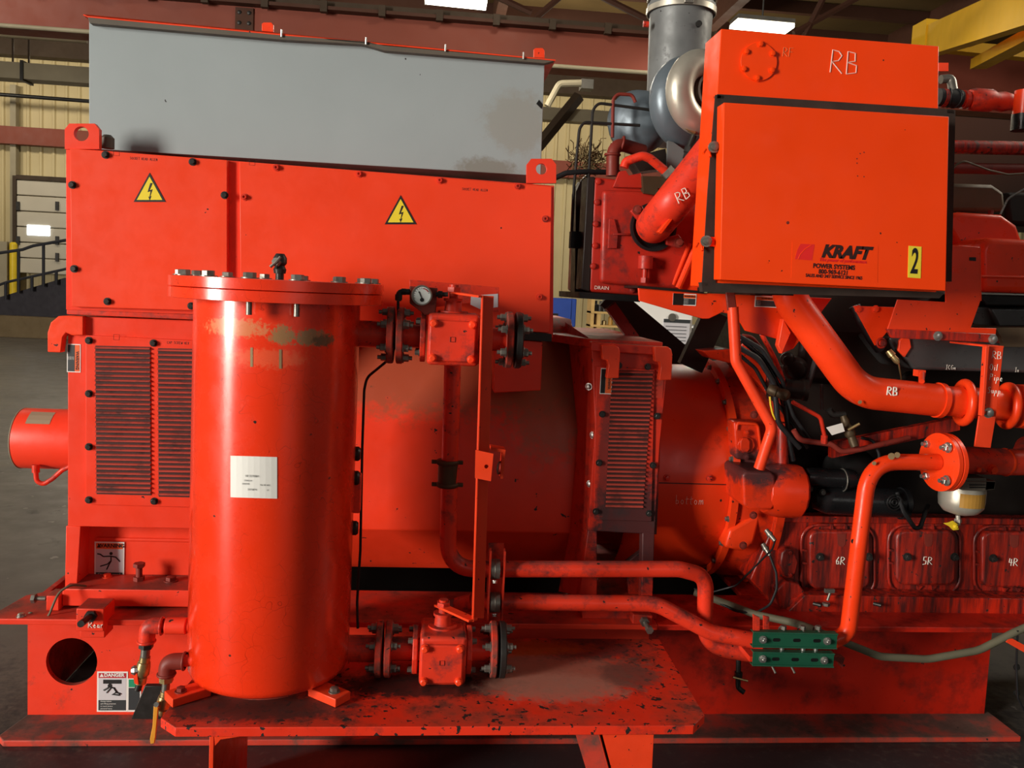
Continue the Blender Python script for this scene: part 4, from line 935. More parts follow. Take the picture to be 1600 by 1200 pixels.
# linkage bar (angle) joining the two valve levers
AYF = 2.37
lk = thing('valve_linkage', 'upright orange-red angle bar tying together the upper and lower valve levers', 'linkage bar', at(740, 972, AYF))
a, c = at(754, 462, AYF), at(739, 972, AYF); th = .005; wd = .034
b = MB()
b.prism([c+V((-th/2, 0, 0)), c+V((th/2, 0, 0)), c+V((th/2, .032, 0)), c+V((-th/2, .032, 0))], a-c)
b.prism([c+V((th/2, .027, 0)), c+V((wd, .027, 0)), c+V((wd, .032, 0)), c+V((th/2, .032, 0))], a-c)
b.build('angle_bar', 'strap_red', lk, bevel=.0008)
b = MB(); d = st2-(c+V((0, .01, .004))); n = V((-d.y, d.x, 0)).normalized()*.016; e = c+V((0, .0, .002))
b.prism([e-n, e+n, st2-d.normalized()*-.03+n, st2+d.normalized()*.03-n], (0, 0, .007)); b.build('lower_lever', 'strap_red', lk, bevel=.001)
d = st1-a; n = V((-d.y, d.x, 0)).normalized()*.014; e = a+V((0, 0, -.006)); f_ = st1-V((0, 0, 0)); 
b = MB(); b.prism([e-n, e+n, f_+n, f_-n], (0, 0, .006)); b.build('upper_lever', 'strap_red', lk, bevel=.001)
# catch plate midway
b = MB(); p = [at(743, 703, AYF-.004), at(771, 709, AYF-.004), at(767, 752, AYF-.004), at(742, 747, AYF-.004)]
cc = at(760, 729, AYF-.004); b.holed([(q.x, q.z) for q in p], (cc.x, cc.z), .006, lambda x, z: (x, AYF-.004, z), (0, .003, 0), seg=16); b.build('catch_plate', 'strap_red', lk)
b = MB(); b.prism([at(767, 699, AYF+.04), at(790, 703, AYF+.04), at(786, 748, AYF+.04), at(782, 748, AYF+.04), at(785, 707, AYF+.04), at(767, 704, AYF+.04)], (0, .05, 0)); b.build('catch_box', 'strap_red', lk)
b = MB(); q = at(780, 731, AYF+.06); b.torus(q, (1, -.4, 0), .018, .003, 24, 8); b.build('latch_ring', 'grey_steel', lk)
# pressure gauge + its plate
GY2 = 2.44
gz = thing('pressure_gauge', 'round white-faced pressure gauge on a dark bracket left of the upper valve stem', 'gauge', at(661, 480, GY2))
q = at(659, 462, GY2); R = S(15.5, GY2)
gq = V((.0, -1, .02)).normalized()
b = MB(); b.lathe(q+V((0, .05, 0)), gq, [(0, R*1.0), (.05, R*1.04), (.054, R*1.0), (.054, R*.88), (.050, R*.86)], 36); b.build('case', 'grey_steel', gz)
b = MB(); b.lathe(q+V((0, -.0005, 0)), gq, [(0, R*.9), (.0015, R*.89)], 36); dl_ = b.build('dial', 'dial', gz)
b = MB(); yy = q.y-.0035
b.tube([(q.x+R*.12, yy, q.z-R*.5), (q.x-R*.32, yy, q.z+R*.42)], .0012, seg=5); b.lathe((q.x+.001, yy+.001, q.z-R*.42), FR, [(0, R*.2), (.001, R*.2)], 16)
for i in range(11):
    a_ = PI*(.12+.076*i*1.3); c_, s_ = math.cos(a_), math.sin(a_); b.tube([(q.x+R*.68*c_, yy, q.z+R*.68*s_), (q.x+R*.8*c_, yy, q.z+R*.8*s_)], .0006, seg=4)
b.build('needle', 'ink', dl_)
b = MB(); b.tube([(q.x+R*.74*math.cos(t_), yy, q.z+R*.74*math.sin(t_)) for t_ in (.55, .75, .95, 1.15, 1.4)], .0013, seg=5); b.build('red_arc', 'danger_red', dl_)
b = MB(); b.pp([(640, 447), (684, 450), (682, 478), (680, 492), (664, 492), (640, 474)], GY2+.045, .05); b.build('bracket', 'rust_red', gz, bevel=.003)
b = MB(); e = at(637, 455, GY2+.05); b.tube([at(640, 456, GY2+.05), at(624, 456, GY2+.05), at(622, 470, GY2+.05)], .009, fillet=.012); b.lathe(at(623, 460, GY2+.05), (0, 0, -1), [(0, .012), (.016, .012)], 6); b.lathe(at(634, 456, GY2+.05), (-1, 0, 0), [(0, .011), (.012, .011)], 6); b.build('elbow_fitting', 'dark_steel', gz)
b = MB(); b.tube([at(681, 460, GY2+.03), at(700, 460, GY2+.03)], .007, seg=12); b.lathe(at(684, 460, GY2+.03), (1, 0, 0), [(0, .012), (.014, .012)], 6); b.build('side_fitting', 'dark_steel', gz)
mp_ = thing('gauge_mounting_plate', 'chipped red mounting plate behind the gauge and upper valve', 'plate', at(700, 487, 2.66))
b = MB(); b.pp([(640, 437), (780, 449), (779, 487), (766, 487), (766, 470), (680, 480), (640, 470)], 2.66, .006); b.build('plate', 'valve_red', mp_, bevel=.001)
b = MB(); b.pp([(736, 462), (778, 459), (778, 480), (750, 483), (735, 476)], 2.658, .001); b.build('metal_tag', 'lbl_grey', mp_)
b = MB(); b.box(at(690, 470, 2.7).x, at(720, 470, 2.7).x, 2.666, 2.92, at(700, 470, 2.7).z, at(700, 455, 2.7).z); b.build('standoff', 'valve_red', mp_)
# capillary line
b = MB(); b.tube([at(622, 470, GY2+.05), at(622, 520, 2.5), at(612, 558, 2.55), at(573, 590, 2.6), at(569, 610, 2.6), at(566, 700, 2.6), at(563, 860, 2.6), at(558, 940, 2.6), at(559, 982, 2.58)], .0042, fillet=.05, seg=10)
tag(b.build('capillary_line', 'black'), 'thin black tube running down beside the tank from the gauge', 'tube')
# dark pipe boss near tank right
# ================================================================ WATER PIPES
WYp = 2.72
vp = thing('vertical_pipe', 'red pipe dropping behind the linkage bar and bending right, with an olive coupling', 'pipe', at(700, 880, WYp))
b = MB(); b.tube([at(708, 540, WYp), at(703, 720, WYp), at(699, 889, WYp), at(1062, 889, WYp), at(1103, 900, 2.74), at(1100, 1010, 2.76), at(1185, 1024, 2.72)], S(13.2, WYp), fillet=.10, seg=24); b.build('pipe_run', 'pipe_red', vp, smooth=60)
for y in (722, 757):
    q = at(699, y, WYp); b = MB(); b.lathe(q-V((0, 0, .008)), (0, 0, 1), [(0, .034), (.004, .038), (.012, .038), (.016, .034)], 28); 
    b.obox(q, V((.052, 0, 0)), V((0, .008, 0)), V((0, 0, .006))); b.build('coupling_ring', 'olive', vp, bevel=.002)
q = at(699, 755, WYp); b = MB(); b.lathe(q, (0, 0, 1), [(0, .033), (.075, .033)], 28); b.build('coupling_sleeve', 'olive', vp)
lp = thing('lower_pipe', 'red pipe running level under the upper one and dipping to the green clamp', 'pipe', at(900, 960, WYp))
b = MB(); b.tube([at(735, 940, WYp), at(1025, 943, WYp), at(1110, 988, 2.70), at(1190, 1003, 2.68)], S(13.0, WYp), fillet=.16, seg=24); b.build('pipe_run', 'pipe_red', lp, smooth=60)
q = at(703, 955, 2.78); b = MB(); b.lathe(q, FR, [(0, .055), (.04, .058), (.055, .04), (.06, .001)], 30); b.build('end_cap', 'rust_red', lp)
b = MB(); b.cyl(at(703, 950, 2.76), at(740, 940, WYp), .028); b.build('pipe_neck', 'pipe_red', lp)
for i, (y0, y1) in enumerate(((872, 900), (925, 955))):
    pass
ch = thing('pipe_clamp', 'upright slotted channel with steel straps clamping the two level pipes', 'clamp', at(772, 955, 2.68))
b = MB(); A_, B_ = at(765, 856, 2.70), at(782, 980, 2.70)
b.box(A_.x, A_.x+.005, 2.665, 2.70, B_.z, A_.z); b.box(B_.x-.002, B_.x+.003, 2.665, 2.70, B_.z, A_.z); b.box(A_.x, B_.x+.003, 2.75, 2.756, B_.z, A_.z); b.build('channel', 'valve_red', ch)
for y in (889, 941):
    q = at(773, y, 2.70); b = MB(); b.torus(q, (1, 0, 0), .031, .003, 28, 8); b.lathe(q-V((.016, 0, 0)), (1, 0, 0), [(0, .0295), (0, .033), (.032, .033), (.032, .0295)], 28, caps=False); b.build('strap', 'grey_steel', ch)
    bolt(ch, at(773, y+18, 2.675), (0, -.4, -1), .008, .010, 'zinc')
# ================================================================ GREEN STRUT CLAMP
gs = thing('strut_clamp', 'pair of dark green slotted strut bars clamping the pipe ends', 'clamp', at(1240, 1040, 2.6))
for (y0, y1, xr) in ((987, 1011, 1307), (1018, 1040, 1302)):
    Yc = 2.60; A_, B_ = at(1177, y0, Yc), at(xr, y1, Yc); xd = B_.x-A_.x; zt, zb_ = A_.z, at(1177, y1, Yc).z; h = zt-zb_
    ed = V((xd, 0, at(xr, y0+3, Yc).z-A_.z))
    b = MB(); o = V((A_.x, Yc, zb_))
    prof = [(0, 0), (.022, 0), (.022, .003), (.003, .003), (.003, h-.003), (.022, h-.003), (.022, h), (0, h)]
    # C-channel, web toward the viewer; lips as small rolled edges
    b.prism([o+V((0, y_, z_)) for y_, z_ in prof], ed)
    b.tube([o+V((0, -.002, h-.002)), o+V((0, -.002, h-.002))+ed], .003, seg=8); b.tube([o+V((0, -.002, .002)), o+V((0, -.002, .002))+ed], .003, seg=8)
    s_ = b.build('strut_bar', 'green_strut', gs)
    b = MB()
    for k in (.28, .52, .76):
        c_ = o+ed*k+V((0, -.0008, h*.5)); n = 8
        b.prism([c_+V((math.copysign(.007, math.cos(a_))+.006*math.cos(a_), 0, .006*math.sin(a_))) for a_ in [2*PI*(j+.5)/16 for j in range(16)]], (0, .001, 0))
    b.build('slot', 'black', s_)
    for k in (.12, .88): bolt(s_, o+ed*k+V((0, 0, h*.5)), FR, .010, .012, 'zinc', stud=.004)
for x in (1222, 1252, 1276):
    b = MB(); q = at(x, 983, 2.63); b.torus(q+V((0, 0, -.02)), (1, 0, 0), .026, .003, 20, 8, a0=0, a1=2*PI); b.lathe(q+V((0, -.01, .004)), (0, 0, 1), [(0, .010), (.012, .010)], 6); b.build('u_bolt', 'grey_steel', gs)
for x in (1222, 1255, 1275):
    b = MB(); q = at(x, 1012, 2.62); b.cyl(q+V((0, 0, .012)), q-V((0, 0, .022)), .008, seg=12); b.build('spacer', 'zinc', gs)
b = MB(); b.pp([(1177, 960), (1187, 965), (1187, 990), (1177, 988)], 2.61, .006); b.pp([(1193, 962), (1202, 964), (1202, 988), (1193, 986)], 2.66, .006); b.box(at(1177, 980, 2.61).x, at(1200, 980, 2.61).x, 2.62, 2.97, at(1180, 1036, 2.61).z, at(1180, 1028, 2.61).z); b.build('mount_bracket', 'valve_red', gs)
b = MB(); b.pp([(1300, 1026), (1320, 1028), (1316, 1044), (1312, 1034), (1302, 1032)], 2.64, .03); b.build('end_channel', 'rust_red', gs)
for x in (1210, 1240):
    b = MB(); q = at(x-4, 1040, 2.62); b.tube([q, at(x+2, 1052, 2.6)], .004, seg=8); b.build('screw_end', 'grey_steel', gs)
# hanging drain cock below the pipe
dc = thing('drain_cock', 'small dark drain cock hanging under the bent pipe, left of the green clamp', 'valve', at(1155, 1080, 2.72))
b = MB(); b.tube([at(1154, 1030, 2.73), at(1153, 1075, 2.73), at(1163, 1082, 2.72)], .009, fillet=.02, seg=12); b.lathe(at(1154, 1050, 2.73), (0, 0, -1), [(0, .014), (.02, .014)], 6); b.build('body', 'dark_steel', dc)
b = MB(); b.tube([at(1145, 1058, 2.71), at(1168, 1064, 2.71)], .004, seg=8); b.build('tee_handle', 'brass', dc)

# ================================================================ DRAIN VALVES (left of the tank)
def drain(lab, pts, Y, parts):
    t = thing('drain_valve', lab, 'valve', at(*pts[-1], Y), 'drain valves at the left foot of the tank'); return t
Y1 = 2.47
d1_ = drain('upper brass drain valve hanging from a red elbow left of the tank', [(222, 1070)], Y1, None)
b = MB(); b.cyl(at(310, 978, Y1), at(262, 978, Y1), .020); b.build('nipple', 'skid_red', d1_)
b = MB(); b.lathe(at(292, 978, Y1), (-1, 0, 0), [(0, .0245), (.06, .0245)], 26); b.build('coupler', 'skid_red', d1_, bevel=.002)
b = MB(); b.tube([at(252, 978, Y1), at(231, 978, Y1), at(229, 1004, Y1)], .0235, fillet=.045, seg=22); b.torus(at(253, 978, Y1), (1, 0, 0), .0235, .004, 28, 8); b.torus(at(229, 1002, Y1), (0, 0, 1), .0235, .004, 28, 8); b.build('elbow', 'pipe_red', d1_, smooth=60)
def down(par, x0, y0, x1, y1, Y, r, prof, mat, name, seg=20):
    p0, p1 = at(x0, y0, Y), at(x1, y1, Y); L_ = (p1-p0).length
    b = MB(); b.lathe(p0, p1-p0, [(h*L_, r*k) for h, k in prof], seg); return b.build(name, mat, par)
down(d1_, 229, 1002, 228, 1012, Y1, .021, [(0, 1), (1, 1)], 'dark_steel', 'bushing', 6)
down(d1_, 228, 1010, 226, 1032, Y1, .013, [(0, 1), (1, 1)], 'grey_steel', 'nipple')
vb = down(d1_, 227, 1026, 219, 1068, Y1, .018, [(0, .85), (.18, .85), (.2, 1.0), (.4, 1.15), (.62, 1.15), (.75, .8), (.78, .95), (.98, .9)], 'brass', 'valve_body', 12)
q = at(214, 1046, Y1); b = MB(); b.cyl(at(222, 1046, Y1), q, .009); b.lathe(at(212, 1047, Y1-.01), (-1, -.3, 0), [(-.01, .012), (.004, .015), (.012, .010)], 8); b.build('stem_nut', 'zinc', vb)
b = MB(); b.prism([at(207, 1050, Y1-.02), at(214, 1052, Y1-.02), at(216, 1070, Y1-.02), at(210, 1068, Y1-.02)], (0, .004, 0)); b.build('broken_handle', 'strap_red', vb)
down(d1_, 219, 1066, 215, 1078, Y1, .010, [(0, 1), (1, 1)], 'dark_steel', 'outlet')
Y2 = 2.40
d2_ = drain('lower brass drain valve with a long orange-yellow handle at the platform corner', [(250, 1115)], Y2, None)
b = MB(); b.cyl(at(318, 1032, Y2), at(285, 1032, Y2), .017); b.build('nipple', 'pipe_red', d2_)
b = MB(); b.tube([at(288, 1033, Y2), at(262, 1034, Y2), at(260, 1056, Y2)], .0235, fillet=.05, seg=22); b.torus(at(288, 1033, Y2), (1, 0, 0), .0235, .004, 28, 8); b.torus(at(260, 1053, Y2), (0, 0, 1), .0235, .004, 28, 8); b.build('elbow', 'rust_red', d2_, smooth=60)
down(d2_, 260, 1055, 260, 1065, Y2, .020, [(0, 1), (1, 1)], 'brass', 'bushing', 6)
down(d2_, 260, 1063, 258, 1085, Y2, .011, [(0, 1), (1, 1)], 'grey_steel', 'nipple')
vb = down(d2_, 259, 1080, 252, 1118, Y2, .017, [(0, .85), (.18, .85), (.2, 1.0), (.42, 1.15), (.65, 1.15), (.8, .6), (.9, .6), (1, .4)], 'brass', 'valve_body', 12)
b = MB(); b.prism([at(240, 1100, Y2-.03), at(248, 1096, Y2-.03), at(246, 1120, Y2-.03), at(243, 1152, Y2-.03), at(241, 1162, Y2-.03), at(235, 1163, Y2-.03), at(234, 1155, Y2-.03), at(238, 1135, Y2-.03)], (0, .007, 0)); b.build('lever_handle', 'handle_yellow', vb, bevel=.002)
b = MB(); b.cyl(at(244, 1101, Y2-.036), at(250, 1100, Y2), .007); b.build('handle_nut', 'zinc', vb)
# ================================================================ COUPLING GUARD + FLYWHEEL HOUSING
GR = .43; gx0 = at(1032, 757, AXY-GR).x; gx1 = at(1146, 757, AXY-GR).x; ax = (1, 0, 0); GC = V((0, AXY, AZ+.0))
cg = thing('coupling_guard', 'round orange-red sheet barrel between the generator and the flywheel housing', 'guard', (gx0, AXY, AZ-GR))
b = MB(); b.lathe((gx0-.12, AXY, AZ), ax, [(0, GR), (gx1-gx0+.12, GR)], 72, caps=False); b.lathe((gx0-.12, AXY, AZ), ax, [(0, GR-.003), (gx1-gx0+.12, GR-.003)], 72, caps=False); b.build('barrel', 'guard_red', cg, smooth=50)
zs = at(1090, 756, AXY-GR).z
b = MB(); b.box(gx0-.1, gx1, AXY-GR-.002, AXY-GR+.02, zs-.0015, zs+.0015); b.build('split_line', 'ink', cg)
for x in (1042, 1108): q = at(x, 747, AXY-GR); bolt(cg, q, FR, .010, .010, 'pipe_red')
def onG(px0, py0, r=GR+.001):
    p0 = at(px0, py0, AXY-r)
    def f(u, v):
        z = p0.z+v; dz = min(.9*r, abs(z-AZ)); return V((p0.x+u, AXY-math.sqrt(r*r-dz*dz), z))
    return f
scrawl('bottom', cg, onG(1056, 788), .036, 'chalk', .0008)
fh = thing('flywheel_housing', 'bolted orange-red cast flywheel housing with a starter bulge', 'housing', (gx1, AXY, .46))
b = MB(); b.lathe((gx1-.012, AXY, AZ), ax, [(0, GR+.002), (0, GR+.030), (.026, GR+.032), (.026, GR+.01)], 72, caps=False); fl_ = b.build('ring_flange', 'bright_red', fh, smooth=40)
for i in range(24):
    t = 2*PI*i/24; bolt(fl_, (gx1-.012, AXY+(GR+.018)*math.cos(t), AZ+(GR+.018)*math.sin(t)), (-1, 0, 0), .009, .012, 'grey_steel')
for i in range(40):
    t = 2*PI*i/40
gx2 = at(1222, 757, AXY-GR-.03).x
b = MB(); b.lathe((gx1+.012, AXY, AZ), ax, [(0, GR+.012), (.03, GR+.02), (gx2-gx1-.09, GR+.03), (gx2-gx1-.03, GR+.028), (gx2-gx1-.03, GR+.06), (gx2-gx1, GR+.06), (gx2-gx1, .2)], 72, caps=False); b.build('bell', 'housing_red', fh, smooth=40)
b = MB(); 
for i in range(20):
    t = 2*PI*i/20+.1; 
for (t0, t1) in ((100, 118), (122, 150)):
    pass
# raised pads cast on the bell
def pad(px, Y, d, name='cast_pad', mat='housing_red', bev=.012, par=None):
    b = MB(); b.pp(px, Y, d); return b.build(name, mat, par or fh, bevel=bev, seg=3)
yb = AXY-GR-.028
pad([(1146, 658), (1187, 660), (1192, 722), (1150, 718)], yb-.012, .08)
b = MB(); P = [(1152, 664), (1183, 666), (1188, 706)]; b.tube([at(1151, 672, yb-.016), at(1152, 661, yb-.016), at(1184, 663, yb-.016), at(1189, 705, yb-.016)], .006, fillet=.02, seg=10); b.build('cast_rib', 'bright_red', fh, smooth=60)
q = at(1165, 695, yb-.015); b = MB(); b.lathe(q, FR, [(0, .034), (.008, .034)], 8); mm = b.build('cover_plate', 'housing_red', fh, bevel=.002)
b = MB(); b.pp([(1157, 689), (1161, 684), (1168, 684), (1172, 689), (1172, 702), (1168, 707), (1161, 707), (1157, 702)], yb-.034, .012); b.build('oval_boss', 'housing_red', mm, bevel=.003)
for y in (676, 714): bolt(mm, at(1166, y, yb-.024), FR, .009, .008, 'housing_red')
# starter bulge
b = MB(); b.pp([(1160, 742), (1166, 736), (1206, 738), (1212, 744), (1214, 788), (1206, 797), (1170, 797), (1162, 790)], 2.84, .25); b.build('starter_bulge', 'housing_red', fh, bevel=.02, seg=4)
q0, q1 = at(1192, 764, 2.92), at(1250, 768, 2.92)
b = MB(); b.lathe(q0, q1-q0, [(0, .085), (.03, .096), (.06, .1), ((q1-q0).length-.012, .098), ((q1-q0).length, .088)], 14); b.build('starter_flange', 'housing_red', fh, bevel=.004)
pad([(1140, 828), (1190, 800), (1178, 852), (1160, 862), (1132, 856)], yb+.01, .1, mat='bright_red')
for (x, y) in ((1178, 648), (1177, 805), (1161, 852), (1181, 735)): bolt(fh, at(x, y, yb-.02), FR, .011, .012, 'rust_red')
# arched straps over the top of the housing
b = MB(); b.pp([(1098, 548), (1140, 545), (1168, 552), (1200, 580), (1232, 640), (1240, 700), (1225, 700), (1195, 610), (1160, 572), (1110, 560)], AXY-.30, .2); b.build('housing_shoulder', 'housing_red', fh, bevel=.006)
b = MB(); q = at(1222, 690, 2.95); b.cyl(at(1222, 662, 2.95), at(1222, 735, 2.95), .021); b.lathe(at(1222, 660, 2.95), (0, 0, -1), [(0, .026), (.02, .026)], 20); b.build('filler_neck', 'engine_red', fh)
# speed sensors
for (x0, y0, x1, y1) in ((1197, 828, 1211, 845), (1192, 850, 1203, 868)):
    b = MB(); p0, p1 = at(x0, y0, 2.93), at(x1, y1, 2.90); L_ = (p1-p0).length; b.lathe(p0, p1-p0, [(0, .009), (L_*.3, .010), (L_*.32, .012), (L_*.5, .012), (L_*.52, .009), (L_, .008)], 14)
    tag(b.build('speed_sensor', 'grey_steel'), 'metal speed sensor plugged in beside the flywheel housing, %s of the two' % ('upper' if y0 < 840 else 'lower'), 'sensor')
b = MB(); b.tube([at(1211, 845, 2.90), at(1207, 858, 2.88), at(1180, 885, 2.86), at(1150, 915, 2.86), at(1110, 926, 2.9), at(1085, 920, 2.95)], .0035, fillet=.04, seg=8); tag(b.build('sensor_cable', 'rubber'), 'thin black cable from the upper sensor down to the left', 'cable')
b = MB(); b.tube([at(1203, 868, 2.88), at(1213, 895, 2.84), at(1214, 920, 2.82), at(1204, 945, 2.82), at(1180, 958, 2.82), at(1150, 955, 2.84), at(1120, 940, 2.9)], .0045, fillet=.05, seg=8); tag(b.build('sensor_cable', 'rubber'), 'black cable looping below the lower sensor', 'cable')

# ================================================================ ENGINE
ex0 = gx2-.03
eng = thing('engine', 'large dirty red and black diesel engine filling the right side', 'engine', (1.9, 3.4, .445))
YE = 3.02
b = MB(); b.pp([(1172, 906), (1212, 812), (1720, 818), (1720, 966), (1222, 961)], YE, .9); b.build('crankcase', 'engine_red', eng, bevel=.006)
b = MB(); b.pp([(1258, 930), (1720, 938), (1720, 968), (1226, 962)], YE-.09, .1); b.build('sump_rail', 'engine_red', eng, bevel=.003)
b = MB(); b.pp([(1212, 806), (1720, 812), (1720, 822), (1212, 816)], YE-.015, .06); b.build('crankcase_lip', 'engine_red', eng, bevel=.003)
b = MB(); b.pp([(1200, 966), (1720, 972), (1720, 984), (1200, 978)], YE-.05, .3); b.build('mounting_rail', 'engine_red', eng, bevel=.002)
b = MB(); b.box(ex0+.01, 3.4, YE+.10, 4.1, .72, 1.35); b.build('block_side', 'engine_dark', eng, bevel=.02)
sec = [(YE+.02, 1.30), (YE-.0, 1.5), (YE+.15, 1.72), (YE+.6, 1.5), (YE+.7, 1.2)]
b = MB(); b.prism([V((ex0+.08, y, z)) for y, z in sec], (2, 0, 0)); b.build('cylinder_head', 'engine_dark', eng, bevel=.02)
b = MB(); b.prism([V((ex0+.1, YE+.6, 1.1)), V((3.4, YE+.6, 1.1)), V((3.4, YE+.6, 1.75)), V((ex0+.1, YE+.6, 1.75))], (0, .6, 0)); b.build('valley_block', 'engine_dark', eng)
# end brackets on the crankcase
b = MB(); b.pp([(1214, 922), (1228, 908), (1248, 912), (1262, 930), (1262, 952), (1250, 962), (1222, 958)], YE-.06, .08); ck = b.build('corner_boss', 'cover_red', eng, bevel=.006)
q = at(1245, 946, YE-.06); b = MB(); b.lathe(q, FR, [(0, .034), (.006, .034), (.008, .026)], 28); b.lathe(q+V((0, -.006, 0)), FR, [(0, .024), (.022, .022)], 4); b.build('square_plug', 'engine_red', ck)
b = MB(); b.pp([(1222, 864), (1230, 856), (1240, 858), (1248, 878), (1244, 896), (1236, 905), (1226, 900), (1219, 882)], YE-.035, .05); sc_ = b.build('side_cap', 'cover_red', eng, bevel=.006)
for y in (863, 898): bolt(sc_, at(1234, y, YE-.035), FR, .008, .008, 'cover_red')
# crankcase inspection doors
def rrect(x0, y0, x1, y1, r, n=5):
    out = []
    for cx, cy, a0 in ((x1-r, y0+r, -90), (x1-r, y1-r, 0), (x0+r, y1-r, 90), (x0+r, y0+r, 180)):
        for i in range(n+1): a = rad(a0+90*i/n); out.append((cx+r*math.cos(a), cy+r*math.sin(a)))
    return out
for i, (x0, y0, x1, y1, cw) in enumerate(((1252, 820, 1366, 933, '6R'), (1388, 820, 1500, 927, '5R'), (1522, 822, 1634, 930, '4R'))):
    rr = [at(x, y, YE-.006) for x, y in rrect(x0, y0, x1, y1, 26)]
    b = MB(); b.tube(rr+[rr[0], rr[1]], .006, seg=8); b.pp(rrect(x0+2, y0+2, x1-2, y1-2, 24), YE-.004, .01)
    dr = b.build('inspection_door', 'cover_red', eng, smooth=60)
    b = MB(); b.pp(rrect(x0+13, y0+9, x1-6, y1-12, 14), YE-.03, .03); b.build('raised_panel', 'cover_red', dr, bevel=.010, seg=3)
    b = MB(); b.pp([(x0+56, y0+14), (x0+70, y0+14), (x0+69, y0+30), (x0+66, y0+34), (x0+60, y0+34), (x0+57, y0+30)], YE-.0315, .003); b.build('notch', 'rust_red', dr)
    b = MB()
    for yy in (y0+38, y0+58): b.pp([(x0+1, yy), (x0+15, yy+2), (x0+15, yy+5), (x0+1, yy+3)], YE-.014, .01)
    for xx in (x0+46, x0+68): b.pp([(xx, y0-1), (xx+3, y0-1), (xx+5, y0+11), (xx, y0+10)], YE-.014, .01); b.pp([(xx, y1-11), (xx+8, y1-11), (xx+1, y1-3)], YE-.014, .01)
    b.build('rib', 'cover_red', dr)
    for xx in (x0+29, x1-9): bolt(dr, at(xx, y0+50, YE-.03), FR, .012, .016, 'dark_steel', stud=.006)
    scrawl(cw, dr, flatfn(at(x0+54, y0+62, YE-.0315)), .030, 'chalk_white', .0014)
# T-handle dipstick, small fittings
b = MB(); b.cyl(at(1297, 926, 2.9), at(1293, 938, 2.9), .005); b.obox(at(1296, 923, 2.9), V((.018, 0, 0)), V((0, .006, 0)), V((0, 0, .007))); b.lathe(at(1291, 942, 2.9), (0, 0, -1), [(0, .014), (.01, .014)], 6); b.build('drain_plug', 'grey_steel', eng)
for x in (1271, 1365): b = MB(); b.cyl(at(x, 943, 2.92), at(x+12, 946, 2.9), .007, seg=12); b.build('hose_barb', 'dark_steel', eng)
# starters
st = thing('starter_motor', 'black electric starter motor lying below the smaller black solenoid', 'motor', at(1340, 800, 2.92))
p0, p1 = at(1266, 779, 2.92), at(1418, 787, 2.92); L_ = (p1-p0).length
b = MB(); b.lathe(p0, p1-p0, [(0, .02), (.01, .035), (.05, .05), (.07, .054), (L_-.03, .054), (L_-.03, .06), (L_-.012, .06), (L_, .045)], 32); b.build('motor_case', 'black_gloss', st)
p0, p1 = at(1258, 745, 2.90), at(1336, 749, 2.90); L_ = (p1-p0).length
b = MB(); b.lathe(p0, p1-p0, [(0, .022), (.004, .032), (.03, .035), (L_-.05, .035), (L_-.045, .039), (L_-.03, .039), (L_, .030)], 28); b.build('solenoid', 'black_gloss', st)
b = MB(); b.torus(at(1316, 750, 2.90), ax, .041, .0025, 28, 6); b.build('band_clamp', 'grey_steel', st)
q = at(1398, 785, 2.858); b = MB(); 
for rr_ in (.028, .018, .009): b.torus(q, FR, rr_, .0025, 28, 6)
b.build('end_emblem', 'black', st)
for (x, y) in ((1265, 764), (1285, 769)): bolt(st, at(x, y, 2.875), FR, .009, .012, 'dark_steel')
b = MB(); b.lathe(at(1300, 738, 3.0), (1, .1, 0), [(0, .07), (.04, .09), (.12, .09), (.15, .07)], 30)
tag(b.build('alternator_drive', 'black'), 'round black housing half hidden behind the solenoid', 'housing')
b = MB(); q = at(1345, 742, 2.96); b.torus(q, FR, .055, .012, 30, 10); tag(b.build('hose_ring', 'black_gloss'), 'black ring clamp behind the riser pipe bend', 'clamp')
# ---------------------------------------------------------------- big coolant pipe
cp = thing('coolant_pipe', 'thick orange-red pipe sloping down from the control cabinet then running right', 'pipe', at(1400, 650, 2.72))
Rp = S(27, 2.72)
b = MB(); b.tube([at(1228, 430, 2.74), at(1236, 470, 2.74), at(1340, 612, 2.72), at(1470, 626, 2.72)], Rp, fillet=.17, seg=32); b.build('pipe_run', 'bright_red', cp, smooth=60)
b = MB(); b.lathe(at(1463, 625, 2.72), at(1470, 626, 2.72)-at(1463, 625, 2.72), [(0, Rp), (0, Rp+.005), (.018, Rp+.005), (.018, Rp)], 36, caps=False); b.build('weld_ring', 'bright_red', cp)
b = MB(); b.cyl(at(1470, 626, 2.72), at(1500, 628, 2.72), Rp-.004); b.cyl(at(1500, 628, 2.73), at(1580, 634, 2.73), Rp-.002); b.lathe(at(1580, 634, 2.73), (1, 0, -.02), [(0, Rp), (.02, Rp+.02), (.2, Rp+.03)], 36); b.build('pipe_body', 'bright_red', cp)
for x, yy in ((1506, 629), (1574, 634)):
    b = MB(); b.torus(at(x, yy, 2.725), (1, -.18, -.02), Rp+.012, .015, 44, 14); b.build('collar', 'bright_red', cp, smooth=60)
for x, y in ((1530, 608), (1524, 650)): 
    pass
def onpipe(px, py, R, Yc):
    p0 = at(px, py, Yc-R-.001)
    return flatfn(p0, xd=(1, 0, -.05))
scrawl('RB', cp, onpipe(1386, 617, Rp, 2.72), .028, 'chalk_white', .0022)
b = MB(); q = at(1345, 623, 2.72-Rp); b.lathe(q+V((0, .004, -.012)), (0, -1, -.3), [(0, .007), (.0006, .007)], 16); b.build('paint_chip', 'bare', cp)
b = MB(); b.tube([at(1440, 596, 2.70), at(1440, 582, 2.74)], .010, seg=10); b.box(at(1432, 580, 2.74).x, at(1444, 580, 2.74).x, 2.73, 2.76, at(1438, 588, 2.74).z, at(1438, 578, 2.74).z); b.build('clip', 'strap_red', cp)
